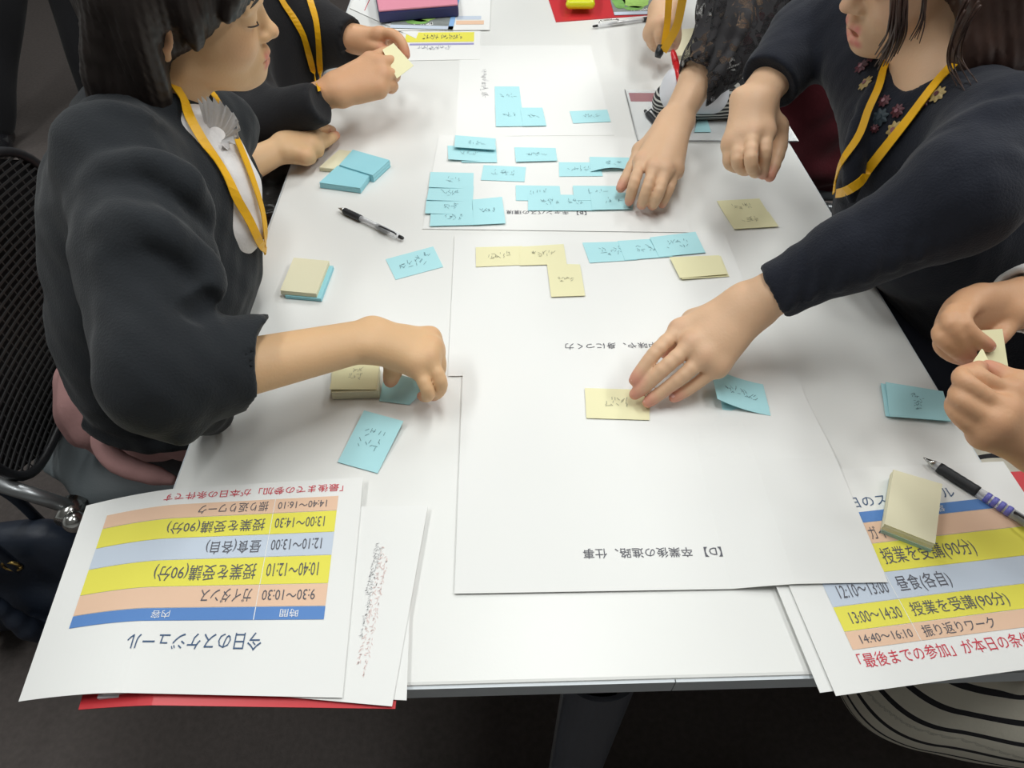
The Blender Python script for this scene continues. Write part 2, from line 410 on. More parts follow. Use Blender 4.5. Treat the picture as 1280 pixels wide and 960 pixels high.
# ------------------------------------------------------------------ flat paper things
class Sheet:
    def __init__(s, name, corners, W, H, m, lift=None, nu=10, nv=8, label=None, cat='paper', group=None, thick=0.0004, parent=None):
        s.c = [np.array(q, float) for q in corners]; s.W, s.H = W, H; s.lift = lift; s.th = thick
        V, F = [], []
        for k in (0, 1):
            for j in range(nv+1):
                for i in range(nu+1):
                    V.append(s.S(i/nu, j/nv) - np.array([0, 0, thick*k]))
        q = (nu+1)*(nv+1); ccw = np.cross(s.c[1]-s.c[0], s.c[3]-s.c[0])[2] > 0
        for j in range(nv):
            for i in range(nu):
                a = j*(nu+1)+i; f = (a, a+1, a+nu+2, a+nu+1)
                F.append(f); F.append(tuple(x+q for x in f)[::-1])
        rim = [i for i in range(nu+1)] + [j*(nu+1)+nu for j in range(1, nv+1)] + [nv*(nu+1)+i for i in range(nu-1, -1, -1)] + [j*(nu+1) for j in range(nv-1, 0, -1)]
        for i in range(len(rim)):
            a, b = rim[i], rim[(i+1) % len(rim)]; F.append((a, a+q, b+q, b))
        if not ccw: F = [f[::-1] for f in F]
        s.o = mesh(name, V, F, m, parent)
        tag(s.o, label, cat if label else None, group)
    def S(s, u, v, dz=0.0):
        c = s.c; P = (c[0]*(1-u)+c[1]*u)*(1-v) + (c[3]*(1-u)+c[2]*u)*v
        z = s.lift(u, v) if s.lift else 0.0
        return P + np.array([0, 0, z+dz])
    def N(s, u, v):
        e = 0.02
        a = s.S(min(u+e, 1), v)-s.S(max(u-e, 0), v); b = s.S(u, min(v+e, 1))-s.S(u, max(v-e, 0))
        n = nrm(np.cross(a, b)); return n if n[2] > 0 else -n
    def bar(s, x, y, ww, hh, m, name='print', dz=0.0004, n=48, skew=0):
        V, F = [], []
        for j in range(2):
            for i in range(n+1):
                u, v = (x+ww*i/n)/s.W, (y+hh*j)/s.H; V.append(s.S(u, v)+s.N(u, v)*dz)
        for i in range(n): F.append((i, i+1, n+2+i, n+1+i))
        return mesh(name, V, F, m, s.o)
    def text(s, txt, x, y, ww, hh, m, name='lettering', dz=0.0005, rot=False):
        cu = bpy.data.curves.new('t', 'FONT'); cu.body = txt; cu.size = 1; cu.resolution_u = 2; cu.offset = 0.0
        o = bpy.data.objects.new('t', cu); COL.objects.link(o)
        dg = bpy.context.evaluated_depsgraph_get(); me = o.evaluated_get(dg).to_mesh()
        co = np.array([v.co[:] for v in me.vertices]); F = [tuple(f.vertices) for f in me.polygons]
        o.to_mesh_clear(); bpy.data.objects.remove(o); bpy.data.curves.remove(cu)
        if not len(co): return
        lo, hi = co.min(0), co.max(0)
        V = []
        for c in co:
            a = (c[0]-lo[0])/(hi[0]-lo[0]); b = (c[1]-lo[1])/(hi[1]-lo[1])
            if rot: u, v = (x+ww*(1-b))/s.W, (y+hh*a)/s.H
            else: u, v = (x+ww*a)/s.W, (y+hh*b)/s.H
            V.append(s.S(u, v)+s.N(min(max(u, 0), 1), min(max(v, 0), 1))*dz)
        if s.S(0, 0)[2] is None: return
        return mesh(name, V, F, m, s.o)
    def scribble(s, x, y, ww, hh, n, m, name='handwriting', t=0.7, rot=False, dz=0.0005):
        V, F = [], []
        def stroke(a, b):
            a, b = np.array(a), np.array(b); d = nrm(b-a); q = np.array([-d[1], d[0]])*t/2
            i0 = len(V)
            for p_ in (a-q, b-q, b+q, a+q):
                u, v = p_[0]/s.W, p_[1]/s.H; V.append(s.S(u, v)+s.N(min(max(u, 0), 1), min(max(v, 0), 1))*dz)
            F.append((i0, i0+1, i0+2, i0+3))
        for k in range(n):
            if rot: cx, cy, gw, gh = x+ww/2, y+hh*(k+.5)/n, ww, hh/n*0.75
            else: cx, cy, gw, gh = x+ww*(k+.5)/n, y+hh/2, ww/n*0.75, hh
            for _ in range(random.choice((3, 4, 4, 5))):
                a = (cx+random.uniform(-.5, .5)*gw, cy+random.uniform(-.5, .5)*gh)
                ang = random.choice((0.1, 1.4, 2.3, 0.8, 1.6)); L = random.uniform(.6, 1.15)*min(gw, gh)
                stroke(a, (a[0]+L*math.cos(ang), a[1]+L*math.sin(ang)))
        return mesh(name, V, F, m, s.o)

def quad(h, *px): return [on(a, b, h) for a, b in px]
# four large A3 sheets, text reads from the far side
def big(base, bl, br, tl, lab, lift=None):
    "bl, br, tl = reading corners in table x,y; fourth is completed"
    B, R_, T_ = [w(*q, base) for q in (bl, br, tl)]
    return Sheet('paper_sheet', [B, R_, R_+T_-B, T_], 420, 297, PAPER2, lift=lift, nu=14, nv=10, label=lab, cat='paper')
c0 = on(1095, 733, .0012); c1 = on(568, 742, .0012)
# sheet D (nearest): reading top edge is nearest the camera
dx = nrm((c1-c0)*[1, 1, 0]); dy = np.array([-dx[1], dx[0], 0])   # reading x runs towards -x
if dy[1] > 0: dy = -dy
def rsheet(tr_near_left, ang, base, lab, lift=None):
    d = np.array([-math.cos(ang), -math.sin(ang), 0]); e = np.array([d[1], -d[0], 0])
    if e[1] > 0: e = -e
    TR = np.array(tr_near_left, float); TL = TR - d*0.42; BR = TR - e*0.297; BL = TL - e*0.297
    s = Sheet('paper_sheet', [BL, BR, TR, TL], 420, 297, PAPER2, lift=lift, nu=14, nv=10, label=lab, cat='paper')
    return s
angD = math.atan2(c0[1]-c1[1], c0[0]-c1[0])
q = on(612, 287, .0006)
sA = Sheet('paper_sheet', [w(-0.165, 1.40, .0005), w(-0.165, 0.985, .0005), w(0.13, 0.985, .0005), w(0.13, 1.40, .0005)], 420, 297, PAPER2,
           label='large white sheet at the far end under the L-shaped cluster of blue notes', nu=12, nv=8)
sB = rsheet(on(528, 286, .0012), on(912, 297, 0)[1]*0 + math.atan2(on(975, 290, 0)[1]-on(528, 286, 0)[1], 0.46), .0012,
            'large white sheet covered with many light blue notes, below the far sheet')
sC = rsheet(on(560, 470, .0019), 0.0, .0019, 'large white sheet in the middle of the table under the dark sleeved reaching hand')
sD = rsheet(on(568, 742, .0026), angD, .0026, 'large white sheet nearest the front edge, blank below the line 【D】 卒業後の進路、仕事',
            lift=lambda u, v: 0.0085*min(1, max(0, (0.36-u)/.14))**2*(3-2*min(1, max(0, (0.36-u)/.14)))*min(1, max(0, (v-.22)/.25)))
def htext(s, txt, p_right, p_left, hpx, m=INK):
    "title line between two pixels; reading starts at p_right"
    def uv(P):
        A = s.c[0][:2]; ex = s.c[1][:2]-A; ey = s.c[3][:2]-A; d = P[:2]-A
        return (d@ex)/(ex@ex)*s.W, (d@ey)/(ey@ey)*s.H
    a = uv(on(*p_right, s.c[0][2]-TT)); b = uv(on(*p_left, s.c[0][2]-TT))
    s.text(txt, a[0], (a[1]+b[1])/2-hpx/2, b[0]-a[0], hpx, m)
htext(sD, '【D】 卒業後の進路、仕事', (902, 689), (729, 693), 11)
htext(sC, '【C】 授業の中味や、身につく力', (890, 424), (707, 440), 11)
htext(sB, '【B】 キャンパスの環境', (733, 266), (633, 266), 11)
a_ = on(597, 88, .001); b_ = on(604, 122, .001)
def htextA():
    s = sA
    def uv(P):
        A = s.c[0][:2]; ex = s.c[1][:2]-A; ey = s.c[3][:2]-A; d = P[:2]-A
        return (d@ex)/(ex@ex)*s.W, (d@ey)/(ey@ey)*s.H
    a = uv(on(604, 122)); b = uv(on(596, 88))
    x0, x1 = sorted((a[0], b[0])); s.scribble(x0, a[1]-6, x1-x0, 10, 9, mat('grey_ink', (0.4, 0.4, 0.42)), name='lettering', t=0.9)
htextA()
for (px, py) in ((862, 193), (880, 211), (778, 105)):
    pass

# schedules ---------------------------------------------------------------
ROWS = [('9:30～10:30', 'ガイダンス', BARP), ('10:40～12:10', '授業を受講(90分)', BARY), ('12:10～13:00', '昼食(各自)', BARL),
        ('13:00～14:30', '授業を受講(90分)', BARY), ('14:40～16:10', '振り返りワーク', BARP)]
def schedule(s, hdr, rows, title, red, x0=26, x1=272, xs=93):
    "all y values in mm from the reading bottom; rows = list of (y_low, height)"
    s.bar(x0, hdr[0], x1-x0, hdr[1], BARB, 'table_row')
    s.bar(xs-0.4, hdr[0], 0.8, hdr[1], INKW, 'column_line', dz=0.0005, n=1)
    s.text('時間', (x0+xs)/2-8, hdr[0]+hdr[1]*.2, 17, hdr[1]*.62, INKW, dz=0.0008)
    s.text('内容', (xs+x1)/2-10, hdr[0]+hdr[1]*.2, 17, hdr[1]*.62, INKW, dz=0.0008)
    for (t1, t2, m), (y, hh) in zip(ROWS, rows):
        s.bar(x0, y, x1-x0, hh-0.5, m, 'table_row')
        s.bar(xs-0.3, y, 0.6, hh-0.5, PAPER, 'column_line', dz=0.0005, n=1)
        n1 = len(t1); s.text(t1, x0+(6 if n1 == 12 else 11), y+hh*.24, 55 if n1 == 12 else 50, hh*.47, INK, dz=0.0008)
        wid = {5: 48, 10: 98, 6: 54, 7: 71}[len(t2)]
        s.text(t2, xs+6, y+hh*.14, wid, hh*.66, INK, dz=0.0008)
    s.text('今日のスケジュール', title[0], title[1], title[2], title[3], INKB)
    s.text('「最後までの参加」が本日の条件です', red[0], red[1], red[2], red[3], INKR)
# left pile (overhanging the front left corner)
Sheet('document_folder', quad(.0035, (494, 886), (88, 880), (150, 660), (520, 650)), 300, 210, REDF, lift=lambda u, v: -.0150*max(0, (u-.74)/.26)**1.3, nu=20, label='red plastic folder underneath the upside-down schedule pile at the left corner', cat='folder', thick=0.0012)
u2 = Sheet('printed_handout', [w(-0.1865, 0.157, .0052), w(-0.425, 0.145, .0052), w(-0.425, 0.006, .0052), w(-0.180, -0.013, .0052)], 297, 210, PAPER, label='white handout beneath the red-lettered handout in the left pile', thick=0.0006)
u1 = Sheet('printed_handout', [on(535, 632, .0066), w(-0.425, 0.186, .0066), w(-0.4250, 0.008, .0066), on(490, 883, .0066)], 297, 210, PAPER, label='white handout with faint red print, sticking out right of the upside-down schedule', thick=0.0006)
def vlines(s, cols, m):
    for (x, y, hh, n, mm, t) in cols:
        s.scribble(x, y, 3.2, hh, n, mm, name='small_print', t=t, rot=True)
vlines(u1, [(36, 60, 125, 22, INKRL, 0.55), (43, 50, 125, 22, INKRL, 0.55), (47, 50, 100, 26, INKG, 0.6), (51, 45, 60, 20, INKG, 0.6)], None)
LB = w(-0.2441, 0.2194, .0085); RB = w(-0.5330, 0.1935, .0085); LTp = w(-0.2330, 0.0060, .0085); RT = w(-0.5155, -0.0050, .0085)
def l1(u, v):
    return -(0.022+.008*v)*max(0, (u-.64)/.36)**1.5
RB = on(108, 632, -.0135)*[1, 1, 0]+[0, 0, TT+.0085]; RT = on(23, 877, -.0215)*[1, 1, 0]+[0, 0, TT+.0085]
LTp = w(-0.235, -0.0105, .0085)
sl = Sheet('schedule_sheet', [LB, RB, RT, LTp], 297, 210, PAPER, lift=l1, nu=48, nv=8, label='upside-down colour schedule sheet on top of the pile overhanging the left front corner', cat='paper', thick=0.0004)
def ymm(wy): return (0.2194-wy)/0.232*210
def prog(s, ys):  # ys: world y of reading rows from bottom(far) to top(near)
    return [ymm(y) for y in ys]
r_ = prog(sl, [0.178, 0.152, 0.1255, 0.0945, 0.0712])      # tops (near edges) of rows 14:40,13:00,12:10,10:40,9:30
bot = ymm(0.1965)
rows_up = []; prev = bot
for yv in r_: rows_up.append((prev, yv-prev)); prev = yv
schedule(sl, (r_[-1], ymm(0.058)-r_[-1]), rows_up[::-1], (78, ymm(0.0455), 122, ymm(0.028)-ymm(0.0455)), (20, ymm(0.2125), 186, 9), x0=24, x1=266, xs=89)
# right pile
Sheet('document_folder', [w(0.215, 0.008, .0030), w(0.50, 0.012, .0030), on(1300, 588, .0030), on(1048, 600, .0030)], 300, 210, REDF, label='red plastic folder peeking out beneath the schedule pile at the right corner', cat='folder', thick=0.0010)
bR = 0.0075
BL = on(1045, 870, bR); TLp = on(945, 655, bR)
dxr = nrm(np.array([0.952, 0.165, 0])*0 + (on(1280, 838, bR)-BL)*[1, 1, 0]); eyr = np.array([-dxr[1], dxr[0], 0])
u3 = Sheet('printed_handout', [on(1025, 866, .0055), on(1025, 866, .0055)+dxr*.297, on(1025, 866, .0055)+dxr*.297+eyr*.21, on(1025, 866, .0055)+eyr*.21], 297, 210, PAPER,
           label='plain white handout showing as a strip left of the upright schedule sheet', thick=0.0006)
sr = Sheet('schedule_sheet', [BL, BL+dxr*.297, BL+dxr*.297+eyr*.21, BL+eyr*.21], 297, 210, PAPER, nu=16, nv=12, lift=lambda u, v: 0.004*math.sin(u*3.1)*(1-v)*0.6,
           label='upright colour schedule sheet under the yellow pad at the right front corner', cat='paper')
schedule(sr, (160.5, 12.5), [(136.5, 24), (105, 31.5), (77, 28), (53, 24), (36, 17)], (84, 178, 135, 14), (33, 19, 190, 13), x0=32.5, x1=283, xs=98)
# the sheet's top right corner is turned under: cut it along the crease
import bmesh
ca, cb = on(1178, 598, bR), on(1280, 658, bR)
cn = nrm(np.array([-(cb-ca)[1], (cb-ca)[0], 0])); cn = cn if cn[1] > 0 else -cn
for ob in [sr.o] + [o for o in bpy.data.objects if o.parent == sr.o]:
    bm = bmesh.new(); bm.from_mesh(ob.data)
    bmesh.ops.bisect_plane(bm, geom=bm.verts[:]+bm.edges[:]+bm.faces[:], plane_co=Vector(ca), plane_no=Vector(cn), clear_outer=True)
    bm.to_mesh(ob.data); bm.free()
TR2 = w(0.4704, 0.2259, .0050); e1 = nrm([0.03, -1, 0]); e0 = np.array([-e1[1], e1[0], 0])*-1
if e0[0] > 0: e0 = -e0
Sheet('printed_handout', [TR2+e0*.297+e1*.21, TR2+e1*.21, TR2, TR2+e0*.297], 297, 210, PAPER, thick=0.0006,
      label='blank white handout under the schedule, its far right corner jutting past the table edge')

# sticky notes ----------------------------------------------------------------
LAY = {'n': 0}
def note(px, color, label, h=0.0034, lift=None, wr=None, rot=False, parent=None, name='sticky_note', group=None, handm=None, pts=None):
    """px: reading-agnostic quad, corners far-left, far-right, near-right, near-left"""
    LAY['n'] += 1
    C = pts if pts is not None else [on(a, b, h) for a, b in px]
    C = [C[3], C[2], C[1], C[0]]
    W = np.linalg.norm(C[1]-C[0])*1000; H = np.linalg.norm(C[3]-C[0])*1000
    s = Sheet(name, C, W, H, BLUE if color == 'b' else YNOTE, lift=lift, nu=6, nv=6, label=label, cat='sticky note', group=group, thick=0.0003)
    if wr:
        n, fx, fy = wr
        if rot: s.scribble(W*.5-fy*W/2, H*.5-fx*H/2, W*fy, H*fx, n, handm or (PENCILM if color == 'b' else PENCILY), rot=True)
        else: s.scribble(W*.5-fx*W/2, H*.5-fy*H/2, W*fx, H*fy, n, handm or (PENCILM if color == 'b' else PENCILY))
    return s
def R4(x0, y0, x1, y1, x2, y2, x3, y3): return [(x0, y0), (x1, y1), (x2, y2), (x3, y3)]
h0 = 0.0016
G1 = 'blue notes in the L-shaped cluster at the far end'
note(R4(618.4, 108, 649, 108, 652, 133, 619, 133), 'b', 'blue note at the top of the far L-shaped cluster', h0, wr=(3, .5, .12), group=G1)
note(R4(619, 131.5, 652, 131.5, 655.5, 157.5, 620, 158), 'b', 'blue note at the inner corner of the far L-shaped cluster', h0+.0006, wr=(3, .5, .12), group=G1)
note(R4(650, 134.5, 678, 134.5, 683, 157, 654, 157.5), 'b', 'blue note at the right foot of the far L-shaped cluster', h0+.0012, wr=(3, .5, .12), group=G1)
note(R4(712, 139, 759, 137, 763.5, 152, 716.5, 154), 'b', 'lone blue note right of the L-shaped cluster, near the clear folder', h0, wr=(3, .4, .3))
G2 = 'blue notes on the note-covered sheet'
h1 = 0.0022
note(R4(559.5, 182, 611, 184, 611, 202.5, 560.5, 201.5), 'b', 'blue note half hidden under a curling blue note, upper left of the covered sheet', h1, lift=lambda u, v: .004*(1-v)**2*(1-u), wr=(3, .4, .2), group=G2)
note(R4(576, 181.5, 620, 182.5, 621.3, 203, 577, 203), 'b', 'blue note jutting out right below a curling blue note on the covered sheet', h1+.0006, wr=None, group=G2)
note(R4(569, 169, 619.5, 173, 619.5, 190.5, 568, 187), 'b', 'topmost curling blue note casting a thin shadow on two others, upper left', h1+.0014, lift=lambda u, v: .005*(1-v)**2, wr=(3, .4, .2), group=G2)
note(R4(643, 184, 694.5, 185, 696.5, 202, 645, 203.5), 'b', 'separate blue note in the middle of the top row on the covered sheet', h1, lift=lambda u, v: .002*(1-v)**2, wr=(4, .5, .25), group=G2)
note(R4(604.5, 206.3, 657.5, 208.8, 655.5, 227, 601, 225), 'b', 'separate tilted blue note just below the gap in the top row', h1, wr=(4, .5, .3), group=G2)
note(R4(538, 215, 592, 216.2, 591.5, 236, 536, 235.5), 'b', 'top note of the stepped left column of blue notes', h1, lift=lambda u, v: .0025*(1-v)**2*(1-u), wr=(3, .35, .3), group=G2)
note(R4(536.5, 232, 592, 232.5, 591, 252, 533.5, 251.5), 'b', 'second note down in the stepped left column of blue notes', h1+.0005, lift=lambda u, v: .0025*(1-v)**2*(1-u), wr=(3, .35, .3), group=G2)
note(R4(533, 248, 591, 248.5, 590.5, 268.5, 531.5, 267.8), 'b', 'third note down in the stepped left column of blue notes', h1+.0010, lift=lambda u, v: .002*(1-v)**2*(1-u), wr=(3, .35, .3), group=G2)
note(R4(538.5, 262, 594, 262, 593.5, 281, 537.3, 282.5), 'b', 'bottom note of the stepped left column of blue notes', h1+.0016, wr=(4, .4, .3), group=G2)
note(R4(590.5, 249.5, 627.5, 246, 632, 279, 592, 281), 'b', 'upright blue note joined to the right of the left column', h1+.0022, wr=(3, .5, .12), group=G2)
note(R4(698.5, 202.7, 750, 203, 753.5, 220, 699, 220.5), 'b', 'blue note overlapped by the one curling beside the lace-sleeved hand', h1, wr=(5, .55, .3), group=G2)
note(R4(737, 196, 789, 197, 790.5, 213.5, 738, 214.5), 'b', 'blue note with a curled near edge beside the lace-sleeved hand', h1+.0008, lift=lambda u, v: .007*(1-v)**2*math.sin(math.pi*u)*1.0, wr=(3, .4, .3), group=G2)
note(R4(644.5, 231.5, 699.5, 232.5, 701.5, 251, 645, 250.5), 'b', 'leftmost blue note of the lower right group on the covered sheet', h1, wr=(3, .4, .3), group=G2)
note(R4(660, 243, 714, 243.5, 716.5, 263, 660, 263), 'b', 'blue note just above the printed line, left end of the lower right group', h1+.0006, wr=(4, .4, .3), group=G2)
note(R4(690, 243.5, 742, 243.5, 744, 263, 692, 263), 'b', 'blue note just above the printed line, middle of the lower right group', h1+.0011, wr=(3, .4, .3), group=G2)
note(R4(716, 232, 771, 232.5, 773, 250.5, 717.5, 250.5), 'b', 'blue note at the upper right of the lower right group', h1+.0016, wr=(3, .4, .3), group=G2)
note(R4(738, 241, 791, 241, 791, 261.3, 740, 262.3), 'b', 'blue note under the fingertips of the lace-sleeved hand', h1+.0022, wr=(3, .4, .3), group=G2)
note(R4(896, 251, 949, 248, 961.5, 267.5, 906.5, 269.5), 'y', 'pale yellow note, farther of the overlapping pair right of the lace-sleeved hand', h1, wr=(4, .45, .25))
note(R4(905, 266.5, 960.5, 264.5, 973.5, 283, 917.5, 286.3), 'y', 'pale yellow note, nearer of the overlapping pair right of the lace-sleeved hand', h1+.0006, wr=(3, .35, .25))
h2 = 0.0030
note(R4(594.5, 309, 653, 307.5, 652.5, 331, 595, 333.5), 'y', 'left pale yellow note of the joined strip in the table middle', h2, wr=(4, .5, .25))
note(R4(649, 308.5, 704.5, 305, 708.5, 330, 650, 331.7), 'y', 'right pale yellow note of the joined strip in the table middle', h2+.0006, wr=(4, .5, .25))
note(R4(683.5, 329, 725, 330.5, 731.5, 369.5, 689, 371), 'y', 'upright pale yellow note hanging below the yellow strip', h2+.0012, wr=(3, .4, .12))
note(R4(728, 303.3, 792, 301.5, 797, 324.7, 737, 328.5), 'b', 'left note of the long blue strip in the middle', h2, wr=(5, .5, .4))
note(R4(772, 301, 832, 297.5, 841, 320.5, 781, 325), 'b', 'middle note of the long blue strip in the middle', h2+.0006, wr=(4, .4, .3))
note(R4(812, 298, 869, 291, 882, 315.5, 824, 321), 'b', 'right note of the long blue strip in the middle', h2+.0012, lift=lambda u, v: .002*v*v, wr=(5, .5, .4))
note(R4(839, 323.5, 901, 320, 911.5, 345.5, 852.5, 350.5), 'y', 'pale yellow note below the long blue strip, above the dark cuff', h2, lift=lambda u, v: .0025*(1-v)*(1-u), wr=(3, .35, .25))
note(R4(837, 321.5, 899, 319, 909, 342.5, 850, 347.5), 'y', 'pale yellow note lying on another, below the long blue strip', h2+.003, wr=None)
note(R4(482, 324, 541.5, 308, 554, 333.5, 494.5, 349.5), 'b', 'tilted blue note alone below the left clear pen', h2*0+.0008, wr=(5, .7, .4))
note(R4(731, 485, 812, 487.3, 812, 525, 733, 522.5), 'y', 'pale yellow note under the fingertips of the dark-sleeved reaching hand', .0042, wr=(4, .4, .25))
note(R4(900, 492, 958, 500, 965, 519, 903, 512), 'b', 'flat blue note beneath the lifted blue one by the reaching hand', .0034, wr=None)
note(R4(884, 470, 953, 482.5, 963.5, 519.5, 893.5, 508), 'b', 'lifted blue note with a shadow beside the little finger of the reaching hand', .0050, lift=lambda u, v: .014*(1-u)**2+.003*v, wr=(6, .6, .2))
note(R4(1101, 479, 1176, 491, 1188, 527, 1107, 520), 'b', 'lower of two blue notes stacked at the right table edge', .0034, wr=None)
note(R4(1107, 477.5, 1178, 490.5, 1188.5, 527.5, 1112, 520.5), 'b', 'upper of two blue notes stacked at the right table edge, writing at its left', .0056, lift=lambda u, v: .002*u, wr=(6, .5, .2), rot=True)
note(R4(456, 517, 505, 530.5, 472, 591.5, 422, 577.5), 'b', 'bent upright blue note above the upside-down schedule', .0015, lift=lambda u, v: .006*v*v+.0015*math.sin(math.pi*v), wr=(4, .6, .35))
note(R4(483, 470, 538, 486, 512, 506, 474, 501), 'b', 'blue note pinched under the hand of the bob-haired woman', .0012, lift=lambda u, v: .010*v, wr=None)

# pads of sticky notes ------------------------------------------------------------
def pad(px, h, th, m, side_n, label, base=None, group=None, jitter=0.0006, name='note_pad', m2=None, th2=0.0):
    """px quad of the top face; th thickness; optional second colour below"""
    top = [on(a, b, h) for a, b in px]
    e = empty(name, (sum(top)/4)*np.array([1, 1, 0]) + np.array([0, 0, TT+h-th-th2]), label, 'note pad', group)
    def slab(nm, z1, z0, mm, off=(0, 0), tw=0):
        V, F = [], []; n = 5
        for k in range(n+1):
            z = z0+(z1-z0)*k/n; j = np.array([random.uniform(-1, 1)*jitter, random.uniform(-1, 1)*jitter, 0]) if 0 < k < n else 0
            for q in top: V.append(np.array([q[0]+off[0], q[1]+off[1], TT+z])+j)
        for k in range(n):
            for i in range(4): F.append((k*4+i, k*4+(i+1) % 4, k*4+4+(i+1) % 4, k*4+4+i))
        F += [(3, 2, 1, 0), tuple(n*4+i for i in range(4))]
        F = [f[::-1] for f in F] if np.cross(top[1]-top[0], top[3]-top[0])[2] < 0 else F
        o = mesh(nm, V, F, mm, e); return o
    slab('paper_block', h, h-th, m)
    if m2: tag(slab('lower_paper_block', h-th, h-th-th2, m2[0], m2[1]), 'light blue paper block')
    return e
pad(R4(367, 322, 411, 326, 395, 367, 350, 363), .0125, .007, YPAD, 5, 'yellow pad lying skewed on a blue pad, left of the tilted blue note', m2=(BLUE2, (0.006, -0.003)), th2=.0053)
pad(R4(414, 457, 474, 456, 473, 489, 414, 491), .013, .012, YPAD, 5, 'handwritten yellow pad under the bare forearm of the bob-haired woman')
s_ = Sheet('sticky_note', [w(*(on(412, 487, .0155)[:2]), .0140), w(*(on(470, 486, .0155)[:2]), .0140), w(*(on(474, 455, .0155)[:2]), .0140), w(*(on(418, 456, .0155)[:2]), .0140)], 75, 50, YNOTE, lift=lambda u, v: .002*(1-u), label='top handwritten yellow note on the pad under the bare forearm', cat='sticky note')
s_.scribble(25, 18, 24, 12, 3, PENCILY); s_.scribble(32, 32, 14, 10, 2, PENCILY)
pad(R4(424, 187, 455, 191, 430, 212, 399, 209), .008, .007, YPAD, 5, 'yellow pad half covered by blue pads beside the resting hand')
pad(R4(422, 207, 465, 215, 450, 235, 399, 228), .011, .010, BLUE2, 5, 'nearer blue pad of the two overlapping by the far left edge')
pad(R4(441, 187, 487, 200, 466, 219, 424, 206), .014, .0135, BLUE2, 5, 'farther blue pad of the two overlapping by the far left edge')
pad(R4(1117, 587, 1178, 605, 1169, 680, 1106, 655), .024, .010, YPAD, 5, 'thick yellow pad with a blue-green underside standing on the upright schedule', m2=(mat('pale_green_blue_pad', (0.42, 0.60, 0.55), rough=.7), (0.001, -0.001)), th2=.0055)
pad(R4(838, 38, 889, 33, 886, 66, 844, 70), .010, .010, YPAD, 5, 'yellow pad near the far right edge beside the fist behind the yellow strap')

# pens ----------------------------------------------------------------------------
def pen(label, tip, end, r=0.0052, grip=(0.10, 0.36), name='pen', clipm=DARKP, blot=None, ink=INK):
    tip = np.array(tip); end = np.array(end); d = end-tip; L = np.linalg.norm(d); t = d/L
    e = empty(name, tip, label, 'pen')
    P = lambda a: tip + t*L*a
    tube('tip', [P(0), P(.015), P(.05), P(.09)], [.0007, .0012, .0028, r*.82], CHROME, e, 12)
    tube('refill', [P(.09), P(.80)], .0017, mat('pen_refill', (0.35, 0.35, 0.36), rough=.3), e, 8)
    tube('barrel', [P(.09), P(.12), P(.5), P(.92), P(.94)], [r*.80, r*.9, r*.92, r*.9, r*.6], CLEAR, e, 16)
    g = [P(grip[0] + (grip[1]-grip[0])*i/12) for i in range(13)]
    tube('grip', g, [r*(1.06 if i % 2 else 1.0) for i in range(13)], GRIP, e, 16)
    tube('button', [P(.94), P(.985), P(1)], [r*.55, r*.55, r*.4], DARKP, e, 12)
    tube('collar', [P(.60), P(.61), P(.76), P(.77)], [r*.7, r*.8, r*.8, r*.6], DARKP if clipm is DARKP else clipm, e, 14)
    n = nrm(np.cross(t, np.cross([0, 0, 1], t))); n = n if n[2] > 0 else -n
    side = nrm(np.cross(t, n))*0.5+n*0.8; side = nrm(side)
    tube('clip', [P(.92)+side*r*1.0, P(.90)+side*r*1.9, P(.70)+side*r*1.7, P(.67)+side*r*1.2], [.0012, .0014, .0014, .0016], CHROME if clipm is CHROME else clipm, e, 8)
    if blot is not None:
        for a in (.47, .52, .57, .62):
            tube('pattern_band', [P(a), P(a+.012), P(a+.024), P(a+.036)], [r*.94, r*1.0, r*1.0, r*.94], blot, e, 14)
    return e
pen('clear ballpoint pen with black grip lying alone at the left', on(423, 260, .006), on(504, 298, .006))
pen('pen with black grip and violet patterned barrel across the right pile', on(1154, 572, .010), on(1154, 572, .010)+nrm(on(1282, 652, .014)-on(1154, 572, .010))*.145, r=.0058, blot=mat('violet_blue_print', (0.16, 0.16, 0.55), rough=.4), grip=(.12, .42))
pen('clear pen with black grip lying in front of the far red folder', on(838, 20, .006), on(741, 33, .006), clipm=CHROME)
